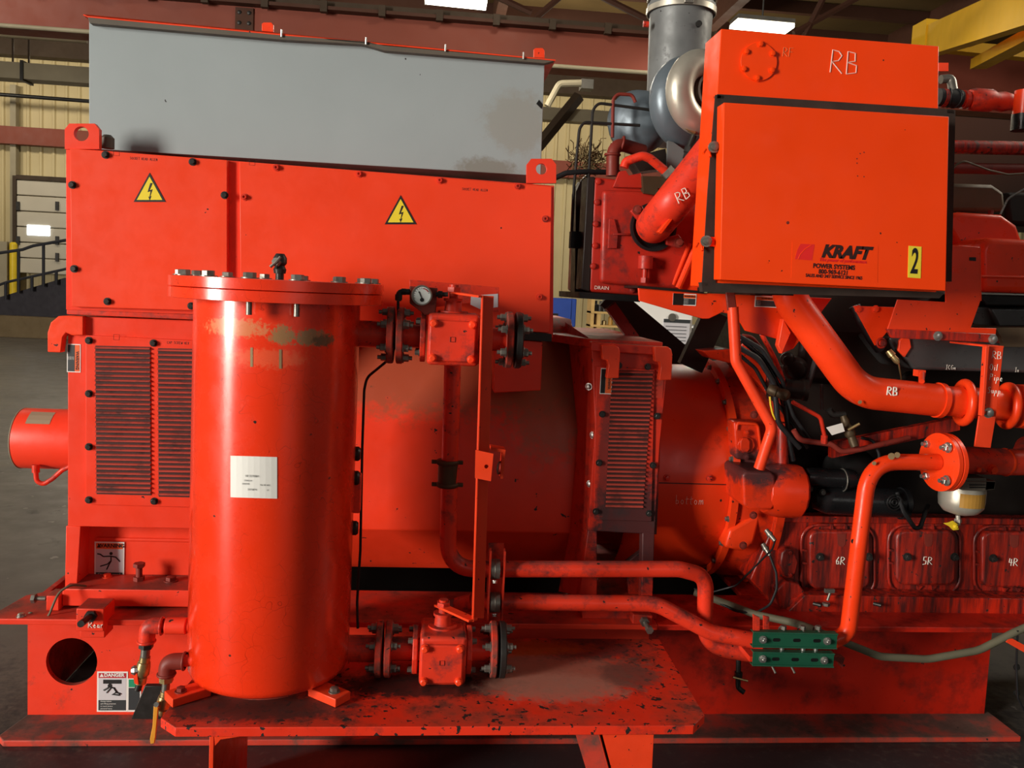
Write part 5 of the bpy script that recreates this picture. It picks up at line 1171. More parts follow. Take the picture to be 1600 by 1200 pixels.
# ---------------------------------------------------------------- riser + strainer assembly
rs = thing('riser_pipe', 'orange-red pipe rising from the green clamp and turning right into a bolted flange', 'pipe', at(1335, 1000, 2.66))
b = MB(); b.tube([at(1296, 1003, 2.66), at(1325, 990, 2.66), at(1342, 850, 2.64), at(1358, 722, 2.66), at(1460, 722, 2.68)], S(13.6, 2.65), fillet=.12, seg=28); b.build('pipe_run', 'bright_red', rs, smooth=60)
q = at(1466, 722, 2.68); dn = V((-.994, -.11, 0)).normalized()
b = MB(); b.lathe(q, -dn, [(0, .001), (0, .098), (.001, .100), (.016, .100), (.017, .098)], 48); fl1 = b.build('front_flange', 'bright_red', rs)
b = MB(); b.lathe(q-dn*.021, -dn, [(0, .098), (.001, .100), (.016, .100), (.018, .098)], 48); b.build('rear_flange', 'bright_red', rs)
u_ = V((-dn.y, dn.x, 0)); u_ = V((dn.y, -dn.x, 0))
for (a_, c_) in ((-.058, .052), (.048, .060), (-.048, -.060), (.056, -.052)):
    bolt(fl1, q+V((-dn.y*a_*0, -a_, c_)), dn, .0135, .018, 'zinc', stud=.012)
b = MB(); b.cyl(at(1452, 722, 2.68), q-dn*-.0+V((0, 0, 0)), S(13.6, 2.66)); b.build('neck', 'bright_red', rs)
sb_ = thing('strainer_pipe', 'short fat red pipe with two plugs, just right of the bolted flange', 'pipe', at(1540, 750, 2.78))
b = MB(); b.tube([at(1485, 718, 2.74), at(1575, 722, 2.82), at(1600, 722, 2.84), at(1608, 700, 2.95)], S(22.5, 2.8), fillet=.06, seg=30); b.build('pipe_run', 'engine_red' if 0 else 'pipe_red', sb_, smooth=60)
b = MB(); q2 = at(1568, 722, 2.815); b.lathe(q2, (1, .08, 0), [(0, .05), (.006, .0515), (.012, .05)], 32); b.build('weld_seam', 'bright_red', sb_)
for (x, y, r_) in ((1545, 731, .014), (1521, 730, .010)):
    b = MB(); q3 = at(x, y, 2.75); b.lathe(q3, (.1, -1, -.1), [(0, r_*1.25), (.02, r_*1.25)], 18); b.lathe(q3+V((0, -.02, -.002)), (.1, -1, -.1), [(0, r_), (.012, r_)], 6); b.build('pipe_plug', 'bright_red', sb_)
# oil pipe support strap
sp_ = thing('oil_pipe_support', 'upright orange-red strap hand-lettered in white, hung from the cooler bracket', 'bracket', at(1545, 700, 2.62))
SYp = 2.60
b = MB(); b.pp([(1541, 541), (1568, 543), (1556, 652), (1534, 650)], SYp, .006); b.pp([(1541, 541), (1546, 541), (1538, 650), (1534, 650)], SYp-.02, .02); b.build('strap', 'strap_red', sp_, bevel=.001)
b = MB(); b.pp([(1530, 650), (1556, 652), (1548, 700), (1523, 698)], SYp+.05, .006); b.build('lower_strap', 'strap_red', sp_, bevel=.001)
bolt(sp_, at(1544, 645, SYp), FR, .013, .014, 'zinc'); bolt(sp_, at(1534, 644, SYp-.0), FR, .008, .01, 'strap_red')
b = MB(); q4 = at(1555, 541, SYp); b.box(q4.x-.03, q4.x+.03, SYp, SYp+.3, q4.z-.004, q4.z+.002); b.build('top_tab', 'strap_red', sp_)
for s, x, y, z_ in (('RB', 1550, 560, .025), ('Oil', 1546, 578, .022), ('Pipe', 1546, 594, .023), ('Supp', 1543, 614, .021)):
    scrawl(s, sp_, flatfn(at(x, y, SYp-.001), xd=(1, 0, -.06)), z_, 'chalk_white', .0010)
# fuel strainer bowl
bw = thing('strainer_bowl', 'silver strainer bowl with an ochre label and yellow drain wing', 'strainer', at(1503, 825, 2.80))
q = at(1505, 762, 2.80)
b = MB(); Rb = S(36, 2.80); b.lathe(at(1505, 750, 2.80), (0, 0, -1), [(0, Rb*.9), (.035, Rb), (.07, Rb*1.0), (.095, Rb*.96), (.115, Rb*.75), (.125, Rb*.35), (.13, .001)], 36); b.build('bowl', 'silver', bw, smooth=60)
b = MB(); b.pp([(1476, 750), (1556, 752), (1554, 765), (1541, 766), (1540, 748), (1476, 748)], 2.72, .16); b.build('head', 'lid_grey', bw, bevel=.004)
b = MB(); b.pp([(1505, 752), (1542, 753), (1540, 768), (1503, 766)], 2.712, .02); b.build('name_plate', 'lid_grey', bw, bevel=.002)
for y in (757, 761): b = MB(); b.pp([(1515, y), (1540, y), (1540, y+1.6), (1515, y+1.6)], 2.71, .003); b.build('slot', 'black', bw)
b = MB(); n = 8; cc = at(1505, 750, 2.80)
a0_, a1_ = rad(-128), rad(-52)
ring = [[V((cc.x+(Rb+.001)*math.cos(a0_+(a1_-a0_)*i/n), cc.y+(Rb+.001)*math.sin(a0_+(a1_-a0_)*i/n), z_)) for i in range(n+1)] for z_ in (cc.z-.036, cc.z-.086)]
for i in range(n): b.face([ring[0][i], ring[0][i+1], ring[1][i+1], ring[1][i]])
b.build('ochre_label', 'ochre', bw, smooth=80)
b = MB(); b.cyl(at(1497, 805, 2.80), at(1497, 820, 2.80), .008); b.lathe(at(1497, 811, 2.80), (0, 0, -1), [(0, .012), (.012, .012)], 6); b.build('drain_stem', 'silver', bw)
b = MB(); b.prism([at(1475, 818, 2.78), at(1483, 817, 2.78), at(1490, 814, 2.78), at(1497, 819, 2.78), at(1499, 828, 2.78), at(1490, 829, 2.78), at(1484, 823, 2.78)], (0, .008, 0)); b.lathe(at(1491, 822, 2.785), FR, [(0, .008), (.014, .007)], 14); b.build('drain_wing', 'yellow', bw, bevel=.002)
# ---------------------------------------------------------------- grey charge cooler housing + bracket
cl = thing('charge_cooler', 'dark grey cast cooler housing with a red hexagon plug, marked in chalk', 'cooler', at(1500, 583, 2.80))
b = MB(); b.pp([(1388, 528), (1404, 524), (1700, 534), (1700, 586), (1430, 578), (1410, 556)], 2.80, .5); b.build('casting', 'engine_grey', cl, bevel=.012, seg=3)
b = MB(); b.pp([(1406, 532), (1412, 527), (1422, 530), (1424, 543), (1414, 558), (1404, 548)], 2.79, .012); b.build('hexagon_plug', 'strap_red', cl, bevel=.002)
scrawl('ICGn', cl, flatfn(at(1478, 577, 2.797)), .016, 'chalk_white', .0006); scrawl('In', cl, flatfn(at(1586, 581, 2.797)), .016, 'chalk_white', .0006)
b = MB(); b.pp([(1555, 512), (2000, 514), (2000, 545), (1569, 542), (1563, 524)], 2.78, .4); tag(b.build('tan_plate', 'tan_box'), 'tan sheet plate above the cooler at the right edge', 'plate')
br = thing('cooler_bracket', 'folded orange-red sheet bracket above the dark grey cooler', 'bracket', at(1470, 530, 2.7))
b = MB(); b.pp([(1478, 383), (1531, 386), (1532, 470), (1517, 512), (1557, 513), (1556, 522), (1387, 514), (1403, 468), (1478, 472)], 2.68, .006); b.build('face', 'bright_red', br, bevel=.001)
b = MB(); b.pp([(1386, 514), (1556, 522), (1563, 536), (1394, 528)], 2.665, .015); b.build('lip', 'engine_red', br, bevel=.002)
b = MB(); b.prism([at(1531, 386, 2.68), at(1531, 386, 2.68)+V((0, .12, 0)), at(1532, 470, 2.68)+V((0, .12, 0)), at(1532, 470, 2.68)], (.004, 0, 0)); b.build('side_return', 'bright_red', br)
b = MB(); b.pp([(1515, 402), (1525, 402), (1525, 408), (1515, 407)], 2.678, .003); b.build('slot', 'black', br)
for x, y in ((1465, 525), (1551, 530)): bolt(br, at(x, y, 2.665), FR, .012, .012, 'zinc')
scrawl('4B', br, flatfn(at(1477, 446, 2.678), xd=(.8, 0, .5), ud=(-.4, 0, .9)), .022, 'chalk_dim', .0010)
b = MB(); b.pp([(1334, 478), (1400, 480), (1392, 512), (1368, 540), (1346, 500)], 2.78, .008); bp2 = b.build('side_plate', 'bright_red', None, bevel=.001); tag(bp2, 'small bolted orange-red plate below the cabinet, left of the folded bracket', 'plate')
for x, y in ((1341, 483), (1368, 483)): bolt(bp2, at(x, y, 2.78), FR, .010, .008, 'strap_red')
b = MB(); q = at(1377, 536, 2.76); b.torus(q, FR, .016, .004, 24, 8); b.lathe(q, FR, [(0, .011), (.012, .010)], 16); tag(b.build('hose_clamp_nut', 'engine_red'), 'round clamp with a red knob at the left end of the grey cooler', 'clamp')
b = MB(); b.tube([at(1335, 478, 2.82), at(1345, 500, 2.81), at(1362, 528, 2.81), at(1375, 545, 2.82)], .02, seg=14, fillet=.02); tag(b.build('black_hose', 'rubber'), 'short black hose beside the small bolted plate under the cabinet', 'hose')
p0, p1 = at(1388, 548, 2.80), at(1404, 568, 2.78); L_ = (p1-p0).length
b = MB(); b.lathe(p0, p1-p0, [(0, .012), (L_*.4, .014), (L_*.45, .010), (L_*.8, .011), (L_, .006)], 12); b.tube([p1, at(1408, 590, 2.8), at(1408, 612, 2.85)], .003, seg=6); tag(b.build('temperature_sensor', 'brass'), 'brass sensor with a lead, left of the grey cooler', 'sensor')
# ---------------------------------------------------------------- valve covers at the right
for i, (P, Y, lab) in enumerate((([(1480, 352), (1486, 334), (1500, 331), (1566, 335), (1590, 352), (1600, 380), (1592, 392), (1498, 384)], 2.95, 'rounded orange-red valve cover, the upper one at the right edge'), ([(1532, 392), (1538, 376), (1550, 371), (1720, 380), (1720, 462), (1534, 456)], 2.80, 'rounded orange-red valve cover, the lower one at the right edge'))):
    t = thing('valve_cover', lab, 'cover', at(*P[-1], Y+.1), 'engine valve covers')
    b = MB(); b.pp(P, Y, .22); b.build('shell', 'bright_red', t, bevel=.022, seg=4)
    b = MB(); xs_ = [p[0] for p in P]; y_ = P[-1][1]
    if i: b.tube([at(1533, 432, Y-.004), at(1720, 436, Y-.004)], .005, seg=8); b.build('bead', 'strap_red', t, smooth=60)
    else: b.lathe(at(1548, 333, Y+.08), (0, 0, 1), [(-.01, .01), (.01, .01)], 10); b.build('screw', 'rust_red', t)
b = MB(); b.pp([(1528, 460), (1720, 464), (1720, 480), (1540, 478)], 2.86, .3); b.build('head_deck', 'black', eng, bevel=.006)
b = MB(); b.pp([(1545, 480), (2000, 484), (2000, 514), (1560, 512)], 2.92, .3); b.build('head_casting', 'engine_grey', eng, bevel=.01)
# dark boxes behind the cabinet (right)
b = MB(); b.pp([(1480, 292), (1488, 286), (1552, 288), (1570, 300), (1572, 330), (1480, 330)], 3.1, .3); b.build('intake_box', 'tan_box', eng, bevel=.015)
b = MB(); b.pp([(1572, 300), (2000, 296), (2000, 372), (1575, 352)], 3.2, .3); b.build('intake_elbow', 'engine_dark', eng, bevel=.02)
# red pipes at the upper right
t = thing('breather_pipe', 'red pipe with a black hose sleeve leaving the cabinet top right', 'pipe', at(1530, 160, 2.9))
b = MB(); b.tube([at(1466, 152, 2.9), at(1540, 158, 2.9), at(1600, 162, 2.9)], S(12, 2.9), seg=22); b.build('pipe_run', 'pipe_red', t, smooth=60)
b = MB(); b.cyl(at(1465, 152, 2.9), at(1500, 155, 2.9), S(14, 2.9)); b.torus(at(1482, 153, 2.9), (1, -.3, 0), S(13.5, 2.9), .005, 24, 8); b.torus(at(1492, 154, 2.9), (1, .3, 0), S(13.5, 2.9), .005, 24, 8); b.build('rubber_sleeve', 'rubber', t)
for x in (1471, 1504): b = MB(); b.lathe(at(x, 153+(x-1471)*.08, 2.9), ax, [(0, S(14.6, 2.9)), (.014, S(14.6, 2.9))], 26); b.build('hose_clamp', 'engine_red', t)
b = MB(); b.lathe(at(1514, 155, 2.9), ax, [(0, S(15, 2.9)), (.02, S(18, 2.9)), (.08, S(18, 2.9)), (.1, S(14, 2.9)), (.13, S(16, 2.9)), (.16, S(13, 2.9))], 26); b.build('swollen_joint', 'pipe_red', t, smooth=60)
t = thing('air_elbow', 'orange-red vertical elbow with a black rubber end at the right edge', 'pipe', at(1600, 205, 2.8))
b = MB(); b.cyl(at(1604, 142, 2.8), at(1600, 180, 2.8), S(17, 2.8)); b.build('tube', 'bright_red', t); b = MB(); b.cyl(at(1600, 179, 2.8), at(1598, 204, 2.8), S(18, 2.8)); b.build('rubber_end', 'black_gloss', t)
for y0, y1, r_, lab, mt in ((229, 236, 11, 'level dark red pipe behind the cabinet right edge', 'engine_red'), (262, 268, 9, 'lower and duller red pipe behind the cabinet right edge', 'rust_red')):
    b = MB(); b.cyl(at(1440, y0, 3.05), at(2000, y1+3, 3.05), S(r_, 3.05)); tag(b.build('manifold_pipe', mt), lab, 'pipe')
b = MB(); b.pp([(1467, 98), (1482, 98), (1482, 111), (1467, 111)], 3.0, .01); tag(b.build('lifting_tab', 'strap_red'), 'little red tab sticking out behind the cabinet top right corner', 'tab')
b = MB(); b.tube([at(1470, 124, 2.95), at(1486, 122, 2.95), at(1490, 145, 2.93)], .016, fillet=.03, seg=14); tag(b.build('grey_elbow', 'grey_steel'), 'grey pipe elbow between the cabinet and the red pipe', 'elbow')
b = MB(); b.tube([at(1484, 275, 2.95), at(1490, 260, 2.95), at(1505, 251, 2.95), at(1545, 266, 2.95), at(1575, 273, 2.95), at(1620, 270, 2.95)], .004, fillet=.05, seg=8); tag(b.build('ignition_wire', 'hose_olive'), 'thin grey wire sagging right of the cabinet', 'wire')
b = MB(); b.tube([at(1563, 335, 2.9), at(1575, 310, 2.9), at(1610, 290, 2.9)], .004, fillet=.05, seg=8); tag(b.build('ignition_wire', 'zinc'), 'thin pale wire rising to the right edge above the valve covers', 'wire')
b = MB(); b.box(at(1480, 180, 3.4).x, 3.4, 3.4, 3.5, at(1500, 305, 3.4).z, at(1500, 182, 3.4).z); tag(b.build('dark_manifold', 'beam_dark'), 'dark manifold behind the red pipes at the right', 'manifold')
# big hose across skid
b = MB(); b.tube([at(1085, 925, 2.95), at(1110, 934, 2.92), at(1180, 960, 2.82), at(1250, 975, 2.74), at(1310, 1000, 2.74), at(1375, 1026, 2.76), at(1450, 1030, 2.77), at(1530, 1016, 2.76), at(1585, 988, 2.75), at(1615, 975, 2.75)], .0135, fillet=.14, seg=16)
tag(b.build('olive_hose', 'hose_olive'), 'long olive-grey hose sagging across the base frame at the lower right', 'hose')
b = MB(); b.pp([(1574, 998), (1582, 998), (1640, 1030), (1640, 1042), (1573, 1004)], 2.74, .02); tag(b.build('edge_brace', 'strap_red'), 'small orange-red brace at the right edge below the hose', 'brace')
b = MB(); b.tube([at(1590, 985, 2.74), at(1588, 1040, 2.76), at(1590, 1090, 2.76), at(1600, 1110, 2.76)], .004, seg=6, fillet=.03); tag(b.build('edge_cable', 'rubber'), 'thin black cable dropping at the far right edge', 'cable')

# ================================================================ SUPPORT TUBE, HARNESS, SMALL ENGINE FITTINGS
t = thing('brace_tube', 'bent orange-red tube with flattened ends running down left of the thick sloping pipe', 'tube', at(1190, 730, 2.72))
b = MB(); b.tube([at(1145, 480, 2.72), at(1150, 565, 2.72), at(1207, 668, 2.70), at(1186, 732, 2.72)], S(9, 2.7), fillet=.05, seg=20, radii=None); b.build('tube_run', 'strap_red', t, smooth=60)
b = MB(); q = at(1142, 470, 2.72); b.obox(q, V((.016, .002, .004)), V((0, .006, 0)), V((-.006, 0, .03))); b.build('flattened_end', 'rust_red', t, bevel=.003)
for x, y in ((1163, 588), (1168, 604), (1178, 628)):
    q = at(x, y, 2.72-S(9, 2.7)); b = MB(); b.lathe(q+V((0, .001, 0)), FR, [(0, .004), (.0006, .004)], 10); b.build('paint_chip', 'dark_steel', t)
H = [([(1150, 540), (1185, 560), (1210, 600), (1215, 660), (1250, 700)], .010, 'rubber'), ([(1155, 525), (1190, 545), (1222, 595), (1240, 650), (1268, 690)], .008, 'rubber'),
     ([(1158, 530), (1195, 562), (1226, 620), (1232, 680), (1240, 720)], .009, 'black_gloss'), ([(1150, 550), (1180, 575), (1205, 620), (1222, 640), (1262, 700)], .007, 'black'),
     ([(1160, 524), (1175, 526), (1196, 552), (1200, 590), (1196, 610)], .006, 'rust_red'), ([(1190, 522), (1210, 560), (1228, 604)], .009, 'pipe_red'), ([(1160, 538), (1180, 552), (1202, 578), (1225, 610)], .009, 'pipe_red')]
for i, (P, r_, mt) in enumerate(H):
    b = MB(); b.tube([at(x, y, 2.86+.012*i) for x, y in P], r_, fillet=.08, seg=12)
    tag(b.build('harness_hose', mt), {'rubber': ['outer black rubber hose of the bundle left of the sloping pipe', 'second black rubber hose of the bundle, ending lower right'][min(i, 1)], 'black_gloss': 'glossy black cable in the bundle left of the sloping pipe', 'black': 'dull black cable in the bundle left of the sloping pipe', 'rust_red': 'thin rusty red tube hooking over the hose bundle', 'pipe_red': 'straight red tube slanting down to the brass cock' if i == 5 else 'short curved red tube lying among the black hoses'}[mt], 'hose', 'hoses in the engine bundle')
p0, p1 = at(1200, 607, 2.84), at(1234, 620, 2.80); L_ = (p1-p0).length
b = MB(); b.lathe(p0, p1-p0, [(0, .014), (.01, .02), (L_*.4, .02), (L_*.45, .016), (L_*.7, .021), (L_*.9, .019), (L_, .010)], 16); cv_ = b.build('brass_cock', 'olive'); tag(cv_, 'brass cock with a yellow tag string amid the hose bundle', 'valve')
b = MB(); b.tube([at(1203, 620, 2.80), at(1204, 632, 2.79), at(1207, 645, 2.79), at(1211, 656, 2.79)], .0035, seg=6); tag(b.build('tag_string', 'yellow'), 'yellow string tag hanging from the brass cock', 'tag')
p0, p1 = at(1226, 607, 2.92), at(1262, 610, 2.90); b = MB(); b.lathe(p0, p1-p0, [(0, .035), (.06, .035), (.065, .04), (.08, .04), (.082, .03)], 24); tag(b.build('hose_union', 'engine_dark'), 'dark round union right of the brass cock', 'union')
# lower fittings
b = MB(); b.tube([at(1238, 628, 2.82), at(1282, 652, 2.82), at(1288, 680, 2.82)], .0075, fillet=.03, seg=12); b.lathe(at(1288, 680, 2.82), (0, 0, -1), [(0, .012), (.03, .012)], 8); tag(b.build('fuel_line', 'pipe_red'), 'thin red line bending down to a brass nut under the sloping pipe', 'tube')
b = MB(); b.tube([at(1240, 672, 2.84), at(1250, 688, 2.84), at(1300, 694, 2.82), at(1315, 706, 2.82), at(1345, 702, 2.82), at(1420, 684, 2.86)], .010, fillet=.05, seg=12)
tag(b.build('armored_conduit', 'rust_red'), 'ribbed red conduit running across above the solenoid', 'conduit')
b = MB(); b.prism([at(1300, 692, 2.88), at(1500, 652, 2.88), at(1500, 672, 2.88), at(1300, 716, 2.88)], (0, .03, 0)); tag(b.build('slanted_rail', 'engine_red'), 'slanted dirty red rail behind the bolted flange', 'rail')
t = thing('drain_petcock', 'bronze petcock with a cream paper tag below the big pipe', 'valve', at(1335, 700, 2.80))
p0, p1 = at(1318, 650, 2.84), at(1336, 698, 2.80); L_ = (p1-p0).length
b = MB(); b.lathe(p0, p1-p0, [(0, .012), (.02, .016), (.03, .013), (.05, .02), (.07, .02), (.08, .014), (L_-.02, .016), (L_, .014)], 14); b.build('body', 'olive', t)
b = MB(); b.tube([at(1325, 672, 2.79), at(1343, 662, 2.78)], .005, seg=8); b.build('lever', 'brass', t)
b = MB(); b.prism([at(1291, 668, 2.79), at(1316, 661, 2.79), at(1320, 674, 2.79), at(1300, 680, 2.79)], (0, .0015, 0)); b.build('paper_tag', 'white', t)
b = MB(); b.tube([at(1295, 640, 2.86), at(1300, 648, 2.86), at(1320, 648, 2.86)], .012, fillet=.02, seg=12); b.build('elbow', 'dark_steel', t)
b = MB(); b.tube([at(1345, 684, 2.88), at(1365, 688, 2.86), at(1374, 710, 2.85), at(1372, 735, 2.86)], .006, fillet=.04, seg=10); tag(b.build('black_cable', 'rubber'), 'black cable arching behind the riser pipe bend', 'cable')
b = MB(); b.tube([at(1402, 770, 2.88), at(1412, 800, 2.84), at(1430, 826, 2.82), at(1438, 824, 2.82), at(1446, 800, 2.84), at(1450, 790, 2.88)], .008, fillet=.03, seg=10); tag(b.build('black_cable', 'rubber'), 'black cable hanging in a loop over the middle inspection door', 'cable')
# oil cooler hump details on the dark block
for i, (x, y, r_) in enumerate(((1242, 575, .035), (1230, 560, .02), (1420, 590, .02))):
    b = MB(); b.lathe(at(x, y, 2.99), (-.3, -1, -.2), [(0, r_*1.3), (.012, r_*1.3), (.02, r_), (.03, r_*.9)], 20); b.build('core_plug', 'engine_dark', eng)
b = MB(); b.tube([at(1262, 605, 2.97), at(1275, 560, 2.97), at(1285, 520, 2.99)], .01, seg=8, fillet=.03); b.tube([at(1284, 640, 2.97), at(1284, 600, 2.97)], .006, seg=8); b.build('casting_rib', 'engine_grey', eng)

# ================================================================ AFTERCOOLER BODY, TURBO, STACK
t = thing('aftercooler', 'dull red bolted cooler box with a round port under the slanted red pipe', 'cooler', at(990, 460, 3.0))
b = MB(); b.pp([(928, 276), (1000, 284), (1096, 300), (1096, 470), (1000, 462), (920, 456)], 3.0, .5); b.build('box', 'cooler_red', t, bevel=.012, seg=3)
b = MB(); b.pp([(942, 296), (1000, 298), (1090, 312), (1090, 455), (1000, 448), (938, 442)], 2.975, .03); b.build('bulge', 'cooler_red', t, bevel=.02, seg=4)
b = MB(); b.pp([(918, 276), (930, 276), (922, 456), (908, 452)], 3.0, .12); b.build('side_frame', 'engine_dark', t, bevel=.004)
b = MB(); b.pp([(898, 460), (900, 300), (908, 282), (920, 270), (914, 460)], 3.2, .10); b.build('rear_frame', 'engine_dark', t)
for (x, y) in ((935, 284), (933, 316), (931, 350), (930, 384), (927, 416), (965, 288), (999, 290), (988, 453), (1050, 458)): bolt(t, at(x, y, 3.0), FR, .011, .010, 'cooler_red', 'round')
b = MB(); b.pp([(958, 292), (968, 268), (978, 266), (983, 274), (1002, 270), (1004, 294)], 2.985, .02); b.build('top_clip', 'cooler_red', t, bevel=.002)
b = MB(); b.pp([(952, 342), (960, 342), (966, 364), (964, 388), (950, 388)], 2.965, .02); b.tube([at(958, 366, 2.965), at(985, 366, 2.965)], .004, seg=8); b.build('cast_rib', 'cooler_red', t, bevel=.004)
q = at(1020, 355, 2.97); b = MB(); b.lathe(q, (.1, -1, 0), [(0, .087), (.012, .087), (.012, .078), (.0, .07)], 48); b.build('port_ring', 'rubber', t)
b = MB(); b.cyl(at(1009, 400, 2.95), at(1008, 420, 2.95), .026); b.cyl(at(1008, 420, 2.95), at(1007, 442, 2.95), .010); b.lathe(at(1007, 434, 2.95), (0, 0, -1), [(0, .016), (.018, .016)], 6); b.build('drain_stub', 'cooler_red', t)
text('DRAIN', t, at(940, 450, 2.996), .018, 'chalk_white', name='cast_lettering')
# slanted air pipe
t = thing('charge_air_pipe', 'thick dull red pipe slanting up to the right, chalked with initials', 'pipe', at(1020, 380, 2.9))
b = MB(); b.tube([at(1022, 352, 3.0), at(1022, 352, 2.90), at(1050, 318, 2.80), at(1118, 232, 2.78)], .064, seg=32, fillet=.05); b.build('pipe_run', 'valve_red', t, smooth=60)
scrawl('RB', t, flatfn(at(1061, 318, 2.725), xd=(.83, 0, .55), ud=(-.5, 0, .86)), .036, 'chalk_white', .0016)
for (P, c) in (([(985, 330), (996, 320), (1004, 322), (1014, 345), (1004, 352)], (996, 328)), ([(1040, 372), (1060, 366), (1070, 378), (1062, 388), (1042, 382)], (1061, 379))):
    b = MB(); b.pp(P, 2.90, .02); ee = b.build('clamp_ear', 'cooler_red', t, bevel=.003); bolt(ee, at(*c, 2.90), FR, .013, .012, 'rust_red')
b = MB(); b.pp([(1028, 362), (1050, 336), (1054, 340), (1034, 366)], 2.77, .03); b.build('pipe_boss', 'bright_red', t, bevel=.003)
b = MB(); b.tube([at(1060, 450, 2.95), at(1090, 380, 2.93), at(1105, 350, 2.92)], .012, seg=10); b.tube([at(1052, 445, 2.98), at(1078, 380, 2.96)], .008, seg=10); tag(b.build('oil_return', 'bright_red'), 'thin slanting red tubes between the cooler box and the cabinet', 'tube')
b = MB(); b.pp([(1062, 455), (1075, 410), (1096, 365), (1100, 455)], 2.96, .02); tag(b.build('backing_plate', 'bright_red'), 'orange-red plate seen left of the cabinet lower corner', 'plate')
# turbocharger
t = thing('turbocharger', 'blue-grey and silver turbocharger scroll left of the cabinet top', 'turbocharger', at(1060, 230, 2.9))
b = MB(); b.torus(at(1074, 162, 3.06), (.55, -1, 0), .108, .062, 48, 20, 0, 2*PI); b.lathe(at(1074, 162, 3.10), (.4, -1, 0), [(0, .11), (.06, .11)], 36); b.build('turbine_scroll', 'turbo_blue', t, smooth=60)
b = MB(); b.torus(at(1096, 145, 2.86), (.45, -1, 0), .098, .047, 48, 18); b.build('compressor_scroll', 'silver', t, smooth=60)
b = MB(); b.lathe(at(1096, 145, 2.90), (.45, -1, 0), [(0, .07), (.05, .06), (.05, .05), (.0, .04)], 32, caps=False); b.lathe(at(1096, 145, 2.93), (.45, -1, 0), [(0, .06), (.01, .06)], 32); b.build('inlet_ring', 'grey_steel', t)
b = MB(); q = at(1079, 202, 2.84); b.obox(q, V((.018, 0, -.008)), V((0, .01, 0)), V((.003, 0, .009))); b.build('clamp_block', 'brass', t, bevel=.002)
for i, (x, y) in enumerate(((1052, 127), (1049, 140), (1044, 152))): bolt(t, at(x, y, 2.9), (-.6, -.8, 0), .006, .012, 'grey_steel')
b = MB(); b.lathe(at(1003, 196, 3.3), (-.5, -1, 0), [(0, .11), (.05, .125), (.12, .11), (.15, .06)], 36); b.build('rear_scroll', 'turbo_blue', t, smooth=60)
b = MB(); b.cyl(at(1084, 212, 2.86), at(1076, 232, 2.86), .011); b.lathe(at(1077, 230, 2.86), (-.2, 0, -1), [(0, .016), (.02, .016), (.022, .012), (.04, .014)], 8); b.cyl(at(1074, 240, 2.86), at(1066, 272, 2.86), .007); b.build('oil_feed', 'dark_steel', t)
# exhaust stack
t = thing('exhaust_stack', 'tall mottled grey exhaust pipe rising behind the turbocharger', 'exhaust', at(1055, 220, 3.35))
p0, p1 = at(1054, 225, 3.35), at(1062, 18, 3.35); p0.x = p1.x = (p0.x+p1.x)/2
b = MB(); Rs = S(48.5, 3.35); b.lathe(p0, (0, 0, 1), [(0, Rs*.9), ((p1-p0).length, Rs)], 48); b.build('pipe', 'stack_grey', t, smooth=50)
b = MB(); b.lathe(p1-V((0, 0, .01)), (0, 0, 1), [(0, Rs+.004), (.004, Rs+.01), (.03, Rs+.01), (.034, Rs+.002), (.3, Rs+.004)], 48); bb = b.build('top_sleeve', 'stack_grey', t)
b = MB(); b.lathe(p1-V((0, 0, .015)), (0, 0, 1), [(0, Rs+.008), (.0, Rs+.013), (.022, Rs+.013), (.022, Rs+.008)], 48, caps=False); b.lathe(p1+V((0, 0, .035)), (0, 0, 1), [(0, Rs+.006), (.0, Rs+.013), (.022, Rs+.013), (.022, Rs+.006)], 48, caps=False); b.build('band_clamp', 'silver', t)
b = MB(); q = p1+V((-.01, -Rs-.012, 0)); b.box(q.x-.02, q.x+.015, q.y-.012, q.y+.01, q.z-.014, q.z+.05); b.build('clamp_bolt', 'grey_steel', t, bevel=.002)
b = MB(); q = at(1013, 38, 3.3); b.cyl(q, q+V((-.02, 0, 0)), .012); b.build('boss', 'pipe_red', t)
q = at(1092, 37, 3.35-Rs); b = MB(); b.lathe(q, FR, [(-.01, .012), (.004, .012)], 16); b.build('port_plug', 'dark_steel', t)
# pipes left of the turbo
t = thing('rusty_elbow', 'rusty red pipe elbow above the cooler box, left of the turbocharger', 'elbow', at(957, 270, 3.05))
b = MB(); b.tube([at(957, 275, 3.05), at(958, 222, 3.05), at(1005, 236, 3.1)], .024, fillet=.05, seg=20); b.torus(at(957, 242, 3.05), (0, 0, 1), .026, .005, 24, 8); b.torus(at(972, 225, 3.06), (1, 0, -.2), .026, .005, 24, 8); b.build('pipe_run', 'rust_red', t, smooth=60)
t = thing('bent_tube', 'bent red and rusty tube ending in a grey hexagon nut above the cooler box', 'tube', at(1045, 270, 2.98))
b = MB(); b.tube([at(975, 262, 2.98), at(978, 252, 2.98), at(1005, 243, 2.96), at(1016, 248, 2.96), at(1045, 272, 2.96)], .016, fillet=.03, seg=16); b.build('tube_run', 'pipe_red', t, smooth=60)
b = MB(); b.lathe(at(1040, 266, 2.96), at(1050, 276, 2.96)-at(1040, 266, 2.96), [(0, .026), (.022, .026), (.024, .02), (.03, .024), (.05, .024)], 6); b.build('nut', 'grey_steel', t)
b = MB(); b.pp([(1044, 220), (1052, 222), (1070, 235), (1064, 272), (1052, 270), (1043, 268)], 3.0, .02); tag(b.build('support_web', 'stack_grey'), 'flaking grey and red web plate under the turbocharger', 'plate')
b = MB(); b.pp([(1004, 275), (1050, 276), (1046, 292), (1028, 294), (1028, 305), (1006, 302)], 2.96, .04); tag(b.build('junction_block', 'olive'), 'brown metal block on top of the cooler box', 'block')
